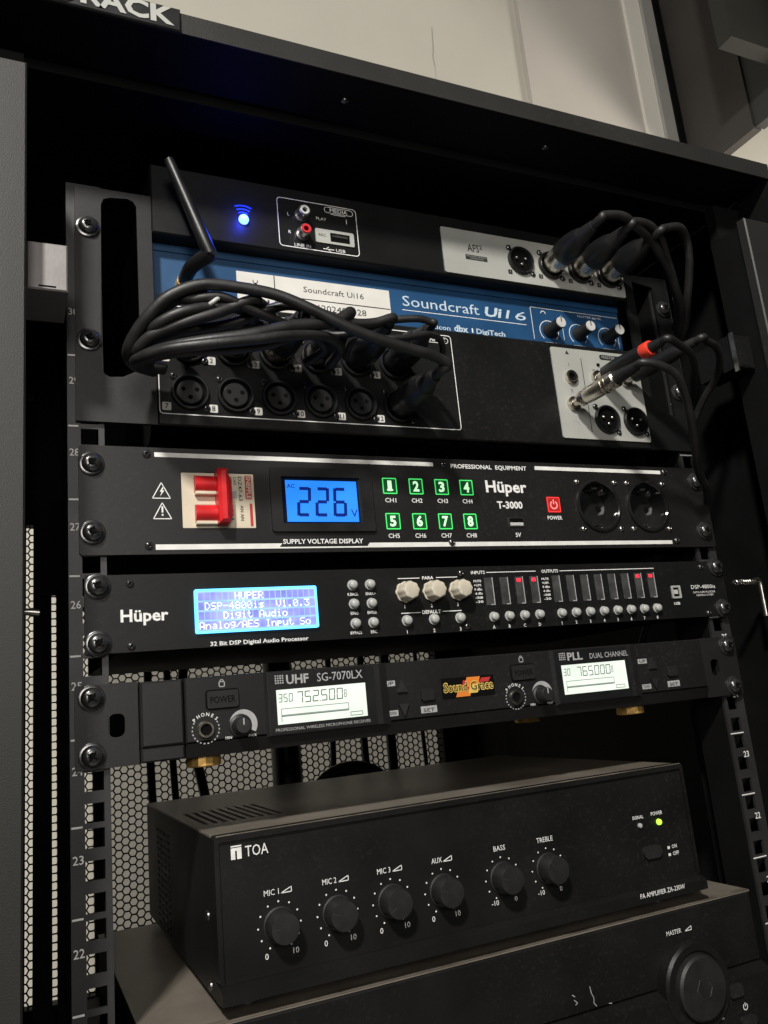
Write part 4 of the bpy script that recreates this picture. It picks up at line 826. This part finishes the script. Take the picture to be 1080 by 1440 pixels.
# quarter inch plugs on the master plate
def jack_lead(label, pos, d, pts, metal, band=False):
    o = empty('jack_lead', pos, label, 'cable', 'jack leads on the master output plate')
    P = Vector(pos); d = Vector(d).normalized(); q = lambda t: P+d*t
    part('plug_tip', MB().tube([q(0),q(7)], 3.2, 14, 1), 'chrome', o, 40)
    if metal:
        part('plug_barrel', MB().tube([q(6),q(7),q(10),q(12),q(14),q(44),q(45)], [3.4,5.6,5.8,5.0,6.2,6.6,5.6], 22, 1), 'chrome', o, 40)
        for t in (32, 36): part('barrel_ring', MB().tube([q(t),q(t+1.2)], 6.9, 22, 1), 'chrome', o, 40)
    else:
        part('plug_barrel', MB().tube([q(6),q(7),q(20),q(44),q(50)], [3.6,5.6,6.4,5.8,4.6], 20, 1), 'plastic', o, 40)
    if band: part('red_band', MB().tube([q(46),q(46.5),q(54),q(54.5)], [5.6,5.9,5.9,5.6], 20, 1), 'redband', o, 40)
    part('cable_boot', MB().tube([q(45),q(56),q(64)], [5.0,4.2,3.4], 14, 1), 'rubber', o, 40)
    part('cord', MB().tube([q(62),q(70)]+pts, 3.0, 12, 6), 'rubber', o, 60)
jack_lead('chrome jack lead in the lower master socket, cord drooping down right', (361.6,-3.5,124.6), (0.10,-1,0.06), [(382,-76,126),(396,-74,121),(410,-66,110),(422,-56,96),(436,-42,80),(452,-26,66),(474,-10,54),(490,14,40),(497,70,10),(500,140,-80)], True)
jack_lead('black jack lead with a red band in the auxiliary master socket', (389,-3.5,148.4), (0.10,-1,0.02), [(408,-70,148),(424,-64,146),(440,-52,142),(456,-34,138),(474,-14,134),(490,12,128),(498,60,110),(500,140,60)], False, True)
jack_lead('plain black jack lead beside the red banded one, running to the rail', (417.5,-3.5,148.4), (0.22,-1,0.10), [(446,-62,158),(462,-56,158),(478,-44,154),(490,-26,146),(494,0,130),(496,40,90)], False)
# cords hanging behind the units in front of the mesh door
HC = [([(101,440,160),(103,446,40),(102,450,-60),(104,452,-160),(110,448,-250),(118,440,-330)], 4.4, 'thick black cable hanging straight behind the receiver ear'),
      ([(124,446,160),(122,450,20),(125,452,-90),(131,450,-200),(150,440,-300)], 4.0, 'black cable hanging second from the rail before the mesh door'),
      ([(140,440,160),(146,446,20),(139,452,-60),(156,452,-150),(176,448,-260)], 5.6, 'thick black cable slanting down behind the gold foot'),
      ([(312,440,120),(310,448,0),(312,452,-90),(306,450,-190)], 3.6, 'black cable hanging before the mesh door left of the coil'),
      ([(345,440,120),(352,446,0),(350,452,-120),(352,450,-220)], 4.2, 'black cable hanging before the mesh door behind the arrows'),
      ([(386,440,120),(384,448,0),(385,452,-110),(384,450,-230)], 6.0, 'thick black cable hanging before the mesh door behind the sticker'),
      ([(428,440,120),(427,448,0),(428,452,-110),(430,450,-230)], 2.6, 'thin black cable hanging before the mesh door behind the sticker'),
      ([(250,436,120),(246,446,0),(252,450,-110),(250,446,-240)], 17.0, 'wide black cable trunk hanging behind the wireless receiver')]
for pts, r, lb in HC: part('cord', MB().tube(pts, r, 10, 5), 'rubber', empty('hanging_cable', pts[-1], lb, 'cable', 'cables hanging behind the units'), 60)
cl = []
for k in range(84):
    a = k*2*PI/14; rr = 48-0.42*k; cl.append((310+rr*math.cos(a), 400+3*math.sin(a*0.6)+k*0.5, -187+0.78*rr*math.sin(a)))
part('cord', MB().tube(cl, 4.4, 10, 2), 'rubber', empty('coiled_cable', (310,400,-220), 'black cable coiled up behind the small amplifier', 'cable'), 60)

bpy.data.objects.remove(_o)
